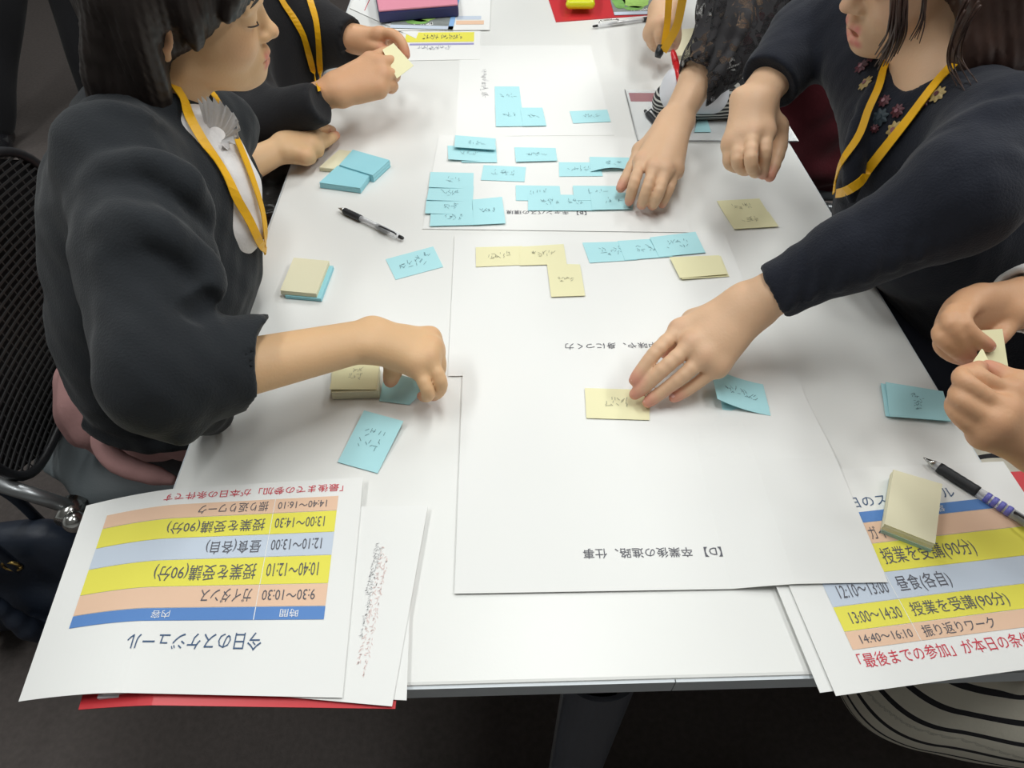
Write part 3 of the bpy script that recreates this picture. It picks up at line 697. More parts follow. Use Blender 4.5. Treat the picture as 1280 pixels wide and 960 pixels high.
# ------------------------------------------------------------------ anatomy
def digit(F, pts, r0, r1, k=0.0035, flat=None):
    pts = [np.array(q_, float) for q_ in pts]
    if len(pts) > 2:
        P_ = smoothpath(pts, 3); P_ = [P_[0]*.0+pts[0]]+P_[1:-1]+[pts[-1]]; pts = [.25*P_[max(i-1, 0)]+.5*P_[i]+.25*P_[min(i+1, len(P_)-1)] if 0 < i < len(P_)-1 else P_[i] for i in range(len(P_))]
    n = len(pts)
    rs = [r0+(r1-r0)*i/(n-1) for i in range(n)]
    for i in range(n-1):
        F.cap(pts[i], pts[i+1], rs[i], rs[i+1], k if i else 0.007)
def hand(F, fore, wrist, K, fingers, thumb, dn, s=1.0, rf=0.034, rw=0.0235, th0=None):
    """fore/wrist points, K four knuckles index..little, fingers = 4 lists of following joints, thumb = polyline, dn = dorsal normal"""
    dn = nrm(dn); fore, wrist = np.array(fore), np.array(wrist)
    K = [np.array(k) for k in K]
    F.cap(fore, wrist, rf*s, rw*s, 0.012, flat=(dn, 0.80))
    ctr = sum(K)/4; lat = nrm(K[0]-K[3]); lat = nrm(lat - nrm(ctr-wrist)*(lat@nrm(ctr-wrist)))
    F.ell(wrist-lat*0.021*s+dn*0.006, (0.009*s,)*3, k=0.010)
    for i in range(4):
        a = wrist + lat*(0.012-0.0085*i)*s + nrm(ctr-wrist)*0.004
        F.cap(a, K[i]-dn*0.002, 0.0150*s, 0.0112*s, 0.016)
        F.cap(wrist*.5+K[i]*.5-dn*0.009*s, K[i]-dn*0.008*s, 0.011*s, 0.0095*s, 0.012)
        F.ell(K[i]-dn*0.0005, (0.0094*s,)*3, k=0.012)
    R = [0.0090, 0.0092, 0.0087, 0.0077]; r = [0.0068, 0.0070, 0.0067, 0.0060]
    for i in range(4):
        digit(F, [K[i]-dn*0.002*s] + [np.array(q) for q in fingers[i]], R[i]*s, r[i]*s)
    T = [np.array(q) for q in thumb]
    F.cap(wrist+lat*0.012*s-dn*0.006*s, T[0], 0.0145*s, 0.0135*s, 0.014)
    F.cap(K[0]*.55+wrist*.45-dn*0.006*s, T[0], 0.010*s, 0.0115*s, 0.014)
    digit(F, T, 0.0125*s, 0.0078*s)
    tips = [q[-1] for q in fingers]+[T[-1]]
    return [(t, 0.020*s, 0.55) for t in tips] + [(k, 0.016*s, 0.22) for k in K]
def nails(hands, m, parent):
    me = None
    for tip, prev, up, r in hands:
        tip, prev = np.array(tip), np.array(prev); t = nrm(tip-prev); u = nrm(up - t*np.dot(up, t)); s = np.cross(t, u)
        V, F = [], []; n = 8
        c = tip - t*0.0015
        for j, (rr, hh) in enumerate(((1.0, 0.0), (0.75, 0.0006))):
            for i in range(n):
                a = 2*math.pi*i/n; x = math.cos(a)*r*0.78*rr; y = math.sin(a)*r*0.62*rr
                hgt = math.sqrt(max(0, r*r-y*y)) - 0.0005 + hh
                V.append(c + t*x + s*y + u*hgt)
        V.append(c+u*(r+0.0003))
        for i in range(n):
            F.append((i, (i+1) % n, n+(i+1) % n, n+i)); F.append((n+i, n+(i+1) % n, 2*n))
        mesh('fingernail', V, F, m, parent, smooth=True)
NAIL = mat('fingernail_pink', (0.74, 0.44, 0.38), rough=0.3, spec=0.5)

class Frame:
    def __init__(s, o, yaw, pitch, roll, sz=1.0):
        s.sz = sz
        "yaw: facing direction, pitch>0 looks down, roll>0 tips the crown to the person's left"
        y, p, r = map(math.radians, (yaw, pitch, roll))
        f = np.array([math.cos(y)*math.cos(p), math.sin(y)*math.cos(p), -math.sin(p)])
        u0 = np.array([math.cos(y)*math.sin(p), math.sin(y)*math.sin(p), math.cos(p)])
        l0 = np.cross(u0, f)
        u = math.cos(r)*u0 + math.sin(r)*l0; l = math.cos(r)*l0 - math.sin(r)*u0
        s.o = np.array(o, float); s.f, s.l, s.u = f, l, u; s.M = np.stack([f, l, u], 1)
    def __call__(s, x, y, z): return s.o + s.f*x + s.l*y + s.u*z*s.sz
def head(F, fr, neck, mouth_open=False, neck_r=0.049):
    E = lambda c, r, k=0.02, op='add', M=None: F.ell(fr(*c), (r[0], r[1], r[2]*fr.sz), fr.M if M is None else M, k, op)
    C = lambda a, b, r, r2=None, k=0.01, op='add': F.cap(fr(*a), fr(*b), r, r2, k, None, op)
    E((-.004, 0, .042), (.094, .073, .086))
    E((.040, 0, -.012), (.052, .058, .076))
    E((.045, 0, .045), (.049, .060, .048))
    for s in (-1, 1):
        E((.060, s*.033, -.022), (.031, .027, .032))
        C((.012, s*.050, -.050), (.072, s*.016, -.080), .0135, .013, .022)
    E((.050, 0, -.062), (.043, .040, .026), .022)
    E((.084, 0, -.079), (.016, .019, .014), .014)
    E((.086, 0, -.052), (.017, .026, .022), .014)
    C((.089, 0, .018), (.104, 0, -.012), .0072, .0080, .012)
    E((.1075, 0, -.0165), (.0098, .0105, .0085), .008)
    for s in (-1, 1):
        E((.0975, s*.0115, -.0205), (.0095, .0062, .0065), .006)
        E((.1035, s*.0060, -.0265), (.0035, .0026, .003), .003, 'sub')
        E((.101, s*.032, .014), (.013, .018, .012), .012, 'sub')
        E((.0790, s*.031, .0150), (.0150, .0165, .0125), .004)
        C((.095, s*.014, .031), (.083, s*.048, .031), .005, .004, .012)
    C((.0955, -.017, -.0475), (.0995, 0, -.0450), .0042, .0050, .006); C((.0995, 0, -.0450), (.0955, .017, -.0475), .0050, .0042, .006)
    dz = -.009 if mouth_open else 0
    C((.0935, -.014, -.0555+dz), (.0975, 0, -.0570+dz), .0045, .0055, .006); C((.0975, 0, -.0570+dz), (.0935, .014, -.0555+dz), .0055, .0045, .006)
    if mouth_open: E((.104, 0, -.0555), (.016, .015, .0055), .003, 'sub')
    else:
        C((.0975, -.021, -.0515), (.1035, 0, -.0510), .0011, .0011, .0025, 'sub'); C((.1035, 0, -.0510), (.0975, .021, -.0515), .0011, .0011, .0025, 'sub')
    for s in (-1, 1):
        a = math.radians(18*s)
        Rz = np.array([[math.cos(a), -math.sin(a), 0], [math.sin(a), math.cos(a), 0], [0, 0, 1]])
        M = fr.M@Rz
        E((-.006, s*.074, .002), (.016, .0065, .027), .004, 'add', M)
        E((-.003, s*.0815, .004), (.008, .0055, .014), .004, 'sub', M)
        E((-.003, s*.0745, -.024), (.008, .005, .008), .004, 'add', M)
    F.cap(fr(-.018, 0, -.020), neck, neck_r, neck_r*1.06, 0.02)
    F.cap(fr(.015, 0, -.045), np.array(neck)+fr.f*0.005, 0.036, 0.042, 0.02)
    bl = [(fr(.1005, y, z), .0090, .95) for y in (-.013, -.005, .005, .013) for z in (-.047, -.057+dz)]
    bl += [(fr(.075, s*.045, -.015), .035, .13) for s in (-1, 1)] + [(fr(.115, 0, -.018), .015, .15)] + [(fr(-.005, s*.08, .0), .03, .25) for s in (-1, 1)]
    return bl
LASH = mat('eyelash_dark', (0.02, 0.014, 0.012), rough=0.6)
EYEW = mat('eye_white', (0.75, 0.72, 0.70), rough=0.2)
IRIS = mat('iris_dark', (0.03, 0.018, 0.012), rough=0.15)
def face_bits(fr, parent, smile=False):
    for s in (-1, 1):
        pts = [fr(.0915+.0035*math.cos(a)*1.0-abs(t)*0.0035-(.004 if t*s > 0 else .0)*abs(t), s*.031+.0155*t, .0105-.0035*(1-t*t)) for t, a in ((q/5, q/5*1.5) for q in range(-5, 6))]
        tube('eyelash', pts, [.0004]+[.0009]*9+[.0005], LASH, parent, 6)
        pts = [fr(.0965-.009*((q+1)/2)**1.6, s*(.014+.032*(q+1)/2), .0335+.003*math.sin((q+1)*1.5)) for q in (-1, -.6, -.2, .2, .6, 1)]
        tube('eyebrow', pts, [.0012, .0022, .0023, .002, .0014, .0006], LASH, parent, 6)
    if smile:
        V = [fr(.0955-.25*abs(y)**1.15, y, z) for z in (-.0535, -.0600) for y in np.linspace(-.014, .014, 9)]
        mesh('teeth', V, [(i, i+1, 10+i, 9+i) for i in range(8)], mat('teeth_white', (.75, .72, .66), rough=.25), parent, smooth=True)
def fold(F, pts, r, k=0.012, op='add', flat=None):
    P = smoothpath(pts, 3)
    n = len(P)
    for i in range(n-1): F.cap(P[i], P[i+1], r*(0.5+0.5*math.sin(math.pi*(i+.5)/n)), None, k, flat, op)
def wob(seed, scale, amp):
    rs = np.random.RandomState(seed); K = rs.randn(7, 3)*scale; ph = rs.rand(7)*6.28
    return lambda X: (amp/2.6*sum(np.sin(X@K[i]+ph[i]) for i in range(7))).astype(np.float32)
def hair_strands(fr, n, seed=0, amp=0.0016):
    rs = np.random.RandomState(seed)
    def fn(X):
        P = (X-fr.o)@fr.M
        a = np.arctan2(P[:, 1], P[:, 0]+.01)
        return (amp*(0.6*np.sin(a*n+6*np.sin(P[:, 2]*14)) + 0.4*np.sin(a*n*2.3+9*np.sin(P[:, 2]*9+1)))).astype(np.float32)
    return fn

def limb(F, a, b, ra, rb, k=.02): F.cap(a, b, ra, rb, k)
def torso_skin(F, neck, chest, sh_l, sh_r):
    F.cap(neck, chest, .05, .085, .03); F.cap(chest, sh_l, .05, .042, .03); F.cap(chest, sh_r, .05, .042, .03)
# ------------------------------------------------------------------ person: woman with the bob, left front
def person(loc, label): return empty('person', loc, label, 'person')
CP = lambda ox, oy, sc: (lambda x, y: (ox+x/sc, oy+y/sc))
p1 = person(w(-0.62, 0.60, -TT), 'woman with dark bob, charcoal cardigan and ruffled collar reaching over a yellow pad')
near = at(206, 44, .745)
fr1 = Frame(near, 11, 12, -6, .88); fr1.o = near + fr1.l*0.070
neck1 = at(190, 150, .84)
F = SDF(); bl = head(F, fr1, neck1, neck_r=.046)
hv = F.build(0.0022, smooth=1)
g = CP(420, 380, 7.387)
c_el = at(222, 478, .675); c_wr = on(463, 424, .085)
K = [on(*g(870, 300), .062), on(*g(890, 400), .066), on(*g(850, 490), .068), on(*g(740, 560), .066)]
fi = [[on(*g(950, 420), .050), on(*g(930, 540), .028), on(*g(890, 590), .014)],
      [on(*g(955, 545), .052), on(*g(930, 680), .028), on(*g(880, 740), .012)],
      [on(*g(965, 710), .052), on(*g(945, 810), .030), on(*g(880, 850), .014)],
      [on(*g(840, 790), .050), on(*g(850, 850), .034), on(*g(790, 850), .022)]]
th = [on(*g(560, 500), .055), on(*g(520, 640), .040), on(*g(500, 715), .026)]
F = SDF(); b2 = hand(F, c_el, c_wr, K, fi, th, [0.15, -.25, 1], s=.97, rf=.036, rw=.0255)
hr = F.build(0.0018, smooth=3)
# left hand resting on the table edge beyond
g = CP(300, 0, 3.556)
l_el = on(262, 232, .03); l_wr = on(*g(195, 655), .040)
K = [on(*g(300, 575), .047), on(*g(320, 600), .047), on(*g(310, 640), .043), on(*g(290, 690), .036)]
fi = [[on(*g(360, 572), .040), on(*g(395, 575), .026), on(*g(412, 580), .014)],
      [on(*g(370, 612), .036), on(*g(385, 622), .020), on(*g(372, 630), .010)],
      [on(*g(345, 670), .030), on(*g(350, 680), .016), on(*g(335, 680), .010)],
      [on(*g(315, 705), .026), on(*g(318, 712), .014), on(*g(300, 712), .010)]]
th = [on(*g(320, 650), .036), on(*g(375, 630), .030), on(*g(426, 602), .022)]
F = SDF(); b3 = hand(F, l_el, l_wr, K, fi, th, [0, -.2, 1], s=1.0, rf=.034, rw=.024)
hl = F.build(0.0020, smooth=2)
sh_n = at(160, 205, .755); sh_f = at(268, 165, 1.02)
chest = (sh_n+sh_f)/2 + np.array([-.02, 0, -.09]); hip = w(-.68, .60, -.19)
F = SDF(); torso_skin(F, neck1, chest, sh_f, sh_n)
F.cap(chest, hip, .085, .10, .03); F.cap(sh_n, c_el, .040, .034, .02); F.cap(sh_f, l_el, .040, .034, .02)
for s in (-1, 1):
    F.cap(hip+[0, s*.08, 0], w(-.27, .60+s*.10, -.17), .075, .058, .02); F.cap(w(-.27, .60+s*.10, -.17), w(-.30, .60+s*.10, -.62), .055, .035, .02)
    F.cap(w(-.30, .60+s*.10, -.62), w(-.20, .60+s*.10, -.665), .033, .025, .02)
tv = F.build(0.008)
npmesh('body', [hv, hr, hl, tv], SKIN, p1, bl+b2+b3)
face_bits(fr1, p1)
# hair
F = SDF()
F.ell(fr1(-.002, 0, .055), (.100, .085, .098), fr1.M, .02)
for s in (-1, 1):
    F.cap(fr1(-.036, s*.050, .03), fr1(-.046, s*.056, -.085), .044, .036, .03)
    F.cap(fr1(-.046, s*.056, -.085), fr1(-.030, s*.062, -.165), .036, .014, .03)
    fold(F, [fr1(.012, s*.075, .085), fr1(.028, s*.079, .035), fr1(.030, s*.077, -.002)], .009, .012)
    fold(F, [fr1(-.02, s*.078, .06), fr1(-.024, s*.084, .0), fr1(-.021, s*.080, -.07), fr1(-.020, s*.074, -.14)], .016, .015)
    fold(F, [fr1(-.06, s*.072, .02), fr1(-.072, s*.076, -.06), fr1(-.060, s*.074, -.150)], .014, .015)
F.cap(fr1(-.05, 0, .02), fr1(-.062, 0, -.14), .045, .030, .03)
F.ell(fr1(.112, 0, -.045), (.088, .10, .098), fr1.M, .010, 'sub')
F.ell(fr1(.012, -.088, -.010), (.014, .020, .022), fr1.M, .006, 'sub')
F.ell(fr1(.006, .088, -.008), (.014, .020, .024), fr1.M, .006, 'sub')
for y in np.linspace(-.066, .062, 17):
    fold(F, [fr1(.040, y*.8, .135), fr1(.080, y, .098), fr1(.101-abs(y)*.55, y*1.06, .040-abs(y)*.12)], .0075, .009)
F.disp(hair_strands(fr1, 70, amp=.0009))
npmesh('hair', [F.build(0.0024)], HAIR, p1)
# blouse
F = SDF()
F.chain([at(254, 165, .825), at(254, 190, .835), at(270, 235, .845), at(286, 280, .855)], [.030, .044, .050, .042], .02)
F.disp(wob(3, 90, .0015))
bls = npmesh('blouse', [F.build(0.004)], WCLOTH, p1)
# ruffled collar
P = smoothpath([at(248, 128, .785), at(262, 124, .775), at(282, 133, .77), at(298, 153, .78), at(292, 176, .80), at(272, 192, .80)], 8)
V, Fc = [], []
n = len(P)
for i, q_ in enumerate(P):
    inward = nrm(at(258, 165, .80)-q_)
    for j in range(5):
        wv = 0.0035*math.sin(i*1.9)*(1-j/4)
        V.append(q_ + inward*0.024*j/4 + np.array([0, 0, wv-.010*j/4]) + CF*(-wv))
V2 = [v + CF*0.0012 for v in V]; m_ = len(V); V += V2
for i in range(n-1):
    for j in range(4):
        a = i*5+j; f = (a, a+1, a+6, a+5); Fc.append(f); Fc.append(tuple(x+m_ for x in f)[::-1])
mesh('ruffled_collar', V, Fc, WCLOTH, p1, smooth=True)
# cardigan
F = SDF()
A = at
Ty = np.array([0.1, 1.0, 0])
T_ = [A(178, 168, .84), A(194, 255, .845), A(197, 335, .875), A(190, 410, .90), A(176, 470, .92)]
Tr = [.070, .108, .115, .106, .082]
for i in range(4): F.cap(T_[i], T_[i+1], Tr[i], Tr[i+1], .03, flat=(Ty, 1.12))
F.cap(neck1+[-.03, 0, -.005], T_[0], .052, .075, .03)
F.cap(neck1+[-.035, -.02, -.02], sh_n+[-.020, 0, 0.005], .042, .055, .03)
F.cap(neck1+[-.02, .03, -.03], sh_f, .045, .045, .03)
F.cap(T_[1], sh_f, .10, .05, .03)
F.cap(sh_f, l_el, .052, .046, .03); F.cap(l_el, l_el*.6+l_wr*.4, .041, .033, .02)
ad = nrm(c_wr-c_el)
s1, s2, s3 = A(165, 210, .755), A(184, 330, .712), c_el+[-.012, .0, .012]
F.cap(s1, s2, .063, .064, .025); F.cap(s2, s3, .064, .055, .025)
F.cap(s3, c_el+ad*.085+[0, .004, .004], .055, .0485, .02)
F.cap(A(218, 500, .715), A(262, 514, .775), .036, .030, .025)
cc_ = c_el+ad*.066
cn_ = nrm(ad*1.0+np.array([-.1, -.38, -.15]))
F.cap(c_el+ad*.060, c_el+ad*.20, .0375, .0370, .004, op='sub')
F.ell(cc_+cn_*.12, (.12,)*3, k=.004, op='sub')
# folds
fold(F, [A(92, 215, .74), A(104, 170, .725), A(140, 148, .72), A(190, 150, .73)], .0038, .022)
fold(F, [A(106, 262, .71), A(140, 215, .69), A(195, 206, .69), A(240, 235, .705), A(258, 275, .73)], .0052, .024)
fold(F, [A(108, 315, .69), A(150, 285, .66), A(205, 290, .655), A(252, 330, .68)], .0062, .024)
fold(F, [A(128, 360, .68), A(142, 322, .66), A(170, 302, .655)], .006, .020)


fold(F, [A(255, 320, .68), A(266, 355, .68), A(250, 384, .665)], .008, .018)
fold(F, [A(236, 384, .650), A(252, 386, .655), A(262, 374, .665)], .009, .010, 'sub')
fold(F, [A(292, 412, .70), A(262, 424, .672), A(215, 460, .640), A(188, 488, .635)], .0055, .018)

fold(F, [A(120, 375, .69), A(165, 470, .655), A(230, 545, .665)], .007, .020)
fold(F, [A(75, 210, .80), A(90, 300, .80), A(95, 400, .84)], .008, .03)

fold(F, [A(100, 448, .86), A(130, 515, .87), A(200, 530, .87)], .010, .025)
fold(F, [A(108, 532, .89), A(160, 548, .89), A(240, 552, .89)], .012, .016)
F.disp(wob(5, 26, .0026)); F.disp(wob(8, 75, .0011))
card = npmesh('cardigan', [F.build(0.0042)], CARD, p1)
# skirt
F = SDF()
for s in (-1, 1): F.cap(hip+[.02, s*.09, .02], w(-.26, .60+s*.085, -.155), .108, .085, .05)
F.cap(hip+[0.02, -.14, .04], w(-.40, .44, -.14), .055, .045, .03)
F.cap(w(-.28, .60, -.19), w(-.29, .60, -.40), .14, .12, .03, flat=([1, 0, 0], .6))
F.disp(wob(11, 60, .004)); fold(F, [at(118, 545, .93), at(150, 580, .93), at(215, 600, .93)], .010, .02)
npmesh('skirt', [F.build(0.006)], PINK, p1)
bv = bvh_of([card, bls])
lay_ribbon('lanyard', bv, [(214, 108), (226, 128), (243, 160), (262, 195), (285, 232), (305, 268), (321, 302), (326, 314)], .0105, YEL, p1, .0065, .80)
lay_ribbon('lanyard', bv, [(252, 112), (266, 122), (288, 168), (302, 200), (316, 240), (324, 270), (327, 300), (324, 316)], .0095, YEL, p1, .0055, .84)
# ------------------------------------------------------------------ person: woman with flower embroidery, right
def lower_body(F, hip, knees, feet):
    for kn, ft in zip(knees, feet):
        F.cap(hip+(kn-hip)*0.15, kn, .078, .055, .02); F.cap(kn, ft, .052, .034, .02)
        F.cap(ft, ft+nrm((kn-hip)*[1, 1, 0])*.12, .033, .025, .02)
p5 = person(w(.66, .58, -TT), 'smiling long-haired woman in a dark navy sweater with embroidered flowers')
near = at(1226, -26, .735)
fr5 = Frame(near, 186, 20, 4, .90); fr5.o = near - fr5.l*.070
neck5 = at(1172, 128, .83)
F = SDF(); b0 = head(F, fr5, neck5, True, .045); F.cap(neck5, at(1160, 175, .86), .05, .07, .03); hv = F.build(.0024, smooth=1)
sh5 = at(1250, 178, .745); sf5 = at(1062, 35, .98); el5 = at(1196, 248, .705); wr5 = on(940, 380, .098)
g = CP(770, 340, 5.333)
K = [on(*g(425, 375), .066), on(*g(505, 470), .068), on(*g(590, 555), .062), on(*g(680, 615), .052)]
fi = [[on(*g(285, 510), .060), on(*g(190, 630), .046), on(*g(122, 722), .034)],
      [on(*g(350, 615), .055), on(*g(225, 730), .036), on(*g(125, 815), .020)],
      [on(*g(450, 690), .046), on(*g(320, 790), .028), on(*g(212, 870), .014)],
      [on(*g(590, 705), .038), on(*g(480, 785), .026), on(*g(385, 840), .018)]]
th = [on(*g(520, 330), .058), on(*g(430, 420), .040), on(*g(330, 540), .028)]
F = SDF(); b1 = hand(F, el5, wr5, K, fi, th, [-.1, .1, 1], s=1.0, rf=.034, rw=.0285); h1_ = F.build(.0018, smooth=3)
nl = [(fi[i][-1], fi[i][-2], [0, .1, 1], .0062) for i in range(4)]
g = CP(760, 60, 4.572)
wf5 = on(*g(835, 300), .185); ef5 = at(1012, 45, 1.02)
K = [on(*g(905, 470), .165), on(*g(830, 480), .165), on(*g(760, 500), .158), on(*g(705, 540), .148)]
fi = [[on(*g(900, 590), .150), on(*g(890, 670), .128), on(*g(885, 725), .108)],
      [on(*g(815, 630), .150), on(*g(830, 700), .128), on(*g(850, 715), .112)],
      [on(*g(735, 640), .140), on(*g(765, 695), .120), on(*g(800, 700), .108)],
      [on(*g(685, 650), .128), on(*g(715, 680), .112), on(*g(750, 690), .104)]]
th = [on(*g(965, 450), .150), on(*g(985, 560), .130), on(*g(925, 735), .104)]
F = SDF(); b2 = hand(F, ef5, wf5, K, fi, th, [-.1, .1, 1], s=1.02, rf=.036, rw=.026); h2_ = F.build(.0020, smooth=3)
hip5 = w(.74, .60, -.18)
F = SDF(); torso_skin(F, neck5, at(1170, 260, .92), sh5, sf5); F.cap(at(1170, 260, .92), hip5, .085, .095, .03)
F.cap(sh5, el5, .038, .034, .02); F.cap(sf5, ef5, .038, .034, .02)
kn = [w(.34, .50, -.17), w(.34, .68, -.17)]
lower_body(F, hip5, kn, [w(.36, .48, -.63), w(.36, .70, -.63)])
npmesh('body', [hv, h1_, h2_, F.build(.008)], SKIN_L, p5, b0+b1+b2)
nails(nl, NAIL, p5)
face_bits(fr5, p5, True)
F = SDF()
F.ell(fr5(-.006, 0, .055), (.104, .086, .100), fr5.M, .02)
for s in (-1, 1):
    F.cap(fr5(-.045, s*.050, .03), fr5(-.060, s*.060, -.10), .048, .042, .03)
    F.cap(fr5(-.060, s*.060, -.10), fr5(-.095, s*.085, -.20), .042, .028, .02)
F.cap(fr5(-.07, 0, .02), fr5(-.09, 0, -.16), .045, .045, .03)
F.ell(fr5(.112, 0, -.045), (.088, .10, .090), fr5.M, .010, 'sub')
F.ell(fr5(.004, .090, -.008), (.016, .022, .026), fr5.M, .006, 'sub')
for y in np.linspace(-.066, .066, 13):
    fold(F, [fr5(.040, y*.8, .135), fr5(.080, y, .098), fr5(.101-abs(y)*.5, y*1.06, .050-abs(y)*.1)], .0085, .007)
F.cap(at(1262, -30, .74), at(1246, 60, .78), .046, .036, .03); F.cap(at(1246, 60, .78), at(1222, 108, .79), .034, .010, .02)
F.cap(at(1225, 5, .745), at(1214, 62, .765), .018, .016, .02); F.cap(at(1214, 62, .765), at(1200, 100, .775), .016, .006, .02)
F.disp(hair_strands(fr5, 64, amp=.0010))
npmesh('hair', [F.build(.0028)], HAIR_B, p5)
# loose locks in front of the cheek
rs = np.random.RandomState(3)
def lock(pp, n, spread, rad, parent, m):
    for k in range(n):
        o = rs.randn(3)*spread; o2 = rs.randn(3)*spread*1.6
        pts = smoothpath([at(a, b, z) + (o*(1-i/len(pp))+o2*i/len(pp)) for i, (a, b, z) in enumerate(pp)], 5)
        nn = len(pts); tube('hair_lock', pts, [rad*(1-.75*i/nn) for i in range(nn)], m, parent, 6)
lock([(1150, -60, .68), (1128, -20, .67), (1122, 20, .68), (1118, 45, .70), (1105, 70, .74)], 34, .0040, .0022, p5, HAIR_B)
lock([(1165, -60, .67), (1155, -15, .665), (1150, 25, .68), (1138, 50, .70)], 5, .003, .0015, p5, HAIR_B)
lock([(1212, 8, .70), (1196, 40, .72), (1190, 75, .75), (1210, 110, .73)], 7, .004, .0016, p5, HAIR_B)
# sweater
F = SDF(); A = at; Ty = np.array([0.1, 1.0, 0])
T_ = [A(1150, 165, .87), A(1168, 250, .92), A(1240, 350, 1.02), A(1290, 440, 1.08)]; Tr = [.080, .118, .122, .122]
for i in range(3): F.cap(T_[i], T_[i+1], Tr[i], Tr[i+1], .03, flat=(Ty, 1.12))
F.cap(A(1195, 108, .83), sh5+[.01, 0, 0], .034, .055, .03); F.cap(A(1135, 75, .93), sf5, .04, .055, .03)
F.cap(T_[0], sf5, .075, .06, .03); F.cap(T_[0], sh5, .07, .06, .03); F.cap(A(1230, 120, .90), T_[1]+[.06, 0, 0], .09, .12, .03)
F.cap(sf5, ef5, .060, .046, .02); cf = wf5*.80+ef5*.20; F.cap(ef5, cf, .056, .043, .02)
F.cap(sh5, el5, .062, .060, .02); mid5 = el5*.5+wr5*.5
F.cap(el5, mid5+[0, 0, -.002], .056, .041, .02); cu5 = wr5*.86+el5*.14+[.004, .002, .004]; F.cap(mid5, cu5, .041, .0335, .015)
F.ell(cu5+nrm(wr5-el5)*.105, (.10,)*3, k=.003, op='sub')

F.ell(cf+nrm(wf5-ef5)*.085, (.10,)*3, k=.003, op='sub')
# neckline
F.ell(at(1150, 82, .80), (.032, .030, .030), k=.008, op='sub')
ax5 = nrm(wr5-el5)
for t, r in ((.10, .0062), (.20, .0058), (.31, .0052), (.43, .0046), (.56, .0038), (.69, .0034), (.80, .003)):
    c = el5*(1-t)+wr5*t; R_ = .059+(.034-.059)*t
    s1_ = nrm(np.cross(ax5, [0, 0, 1])); 
    fold(F, [c+s1_*R_*.8+[0, 0, -.1*R_]+ax5*.004, c+s1_*R_*.5+[0, 0, R_*.72]-ax5*.002, c+[0, 0, R_*.95]-ax5*.004, c-s1_*R_*.6+[0, 0, R_*.66]+ax5*.004, c-s1_*R_*.92+ax5*.012], r, .010)
fold(F, [A(1275, 130, .68), A(1215, 160, .70), A(1165, 200, .72), A(1120, 260, .73)], .007, .02)
fold(F, [A(1280, 215, .66), A(1225, 205, .665), A(1170, 235, .69), A(1120, 285, .71)], .0065, .018)
fold(F, [A(1090, 110, .84), A(1068, 180, .84), A(1064, 250, .86)], .006, .02)
F.disp(wob(15, 30, .0022)); F.disp(wob(18, 120, .0007))
swe = npmesh('sweater', [F.build(.0042)], NAVY, p5)
F = SDF()
F.cap(hip5+[.02, 0, .02], w(.36, .59, -.165), .13, .115, .04, flat=([0, 1, 0], 1.35)); F.cap(w(.36, .59, -.18), w(.33, .59, -.34), .11, .10, .03, flat=([0, 1, 0], 1.3))
F.disp(wob(21, 50, .004)); npmesh('skirt', [F.build(.006)], mat('dark_navy_cloth', (.012, .015, .028), rough=.85), p5)
bv5 = bvh_of([swe])
lay_ribbon('lanyard', bv5, [(1192, 86), (1172, 108), (1140, 150), (1112, 182), (1088, 211), (1069, 230), (1051, 242)], .0115, YEL, p5, .0055, .80)
lay_ribbon('lanyard', bv5, [(1118, 64), (1108, 88), (1097, 114), (1083, 142), (1070, 176), (1056, 203), (1050, 226), (1048, 242)], .0085, YEL, p5, .0055, .85)
def flower(bv, px, py, r, mp, mc, parent, petals=8):
    P, N = stick(bv, px, py, .0022, .84)
    t = nrm(np.cross(N, [0, 0, 1])); b = np.cross(N, t); V, Fc = [], []
    n = petals*8
    for i in range(n):
        a = 2*math.pi*i/n; q = r*(.86+.14*math.cos(a*petals)); V.append(P+t*q*math.cos(a)+b*q*math.sin(a)); 
    for i in range(n):
        a = 2*math.pi*i/n; q = r*.34; V.append(P+N*.0018+t*q*math.cos(a)+b*q*math.sin(a))
    V.append(P+N*.001)
    for i in range(n): Fc.append((i, (i+1) % n, n+(i+1) % n, n+i)); Fc.append((n+i, n+(i+1) % n, 2*n))
    o = mesh('embroidered_flower', V, Fc, mp, parent)
    V2, F2 = [], []; V2 = [P+N*.0025+t*r*.28*math.cos(2*math.pi*i/10)+b*r*.28*math.sin(2*math.pi*i/10) for i in range(10)]
    mesh('flower_centre', V2, [tuple(range(10))], mc, o)
GOLD = mat('gold_thread', (.36, .26, .10), rough=.5); REDT = mat('crimson_thread', (.07, .010, .018), rough=.5); TEAL = mat('teal_thread', (.012, .026, .036), rough=.6); PINKT = mat('rose_thread', (.22, .09, .11), rough=.5)
for px, py, r, a, b in ((1083, 105, .0105, GOLD, PINKT), (1173, 119, .0100, GOLD, REDT), (1119, 163, .011, GOLD, PINKT), (1123, 139, .0085, REDT, PINKT), (1106, 127, .008, REDT, PINKT), (1094, 161, .0055, REDT, PINKT),
                       (1101, 147, .011, TEAL, TEAL), (1078, 84, .010, REDT, PINKT), (1092, 70, .010, REDT, PINKT), (1104, 55, .007, REDT, PINKT), (1156, 129, .007, REDT, GOLD)):
    flower(bv5, px, py, r, a, b, p5)

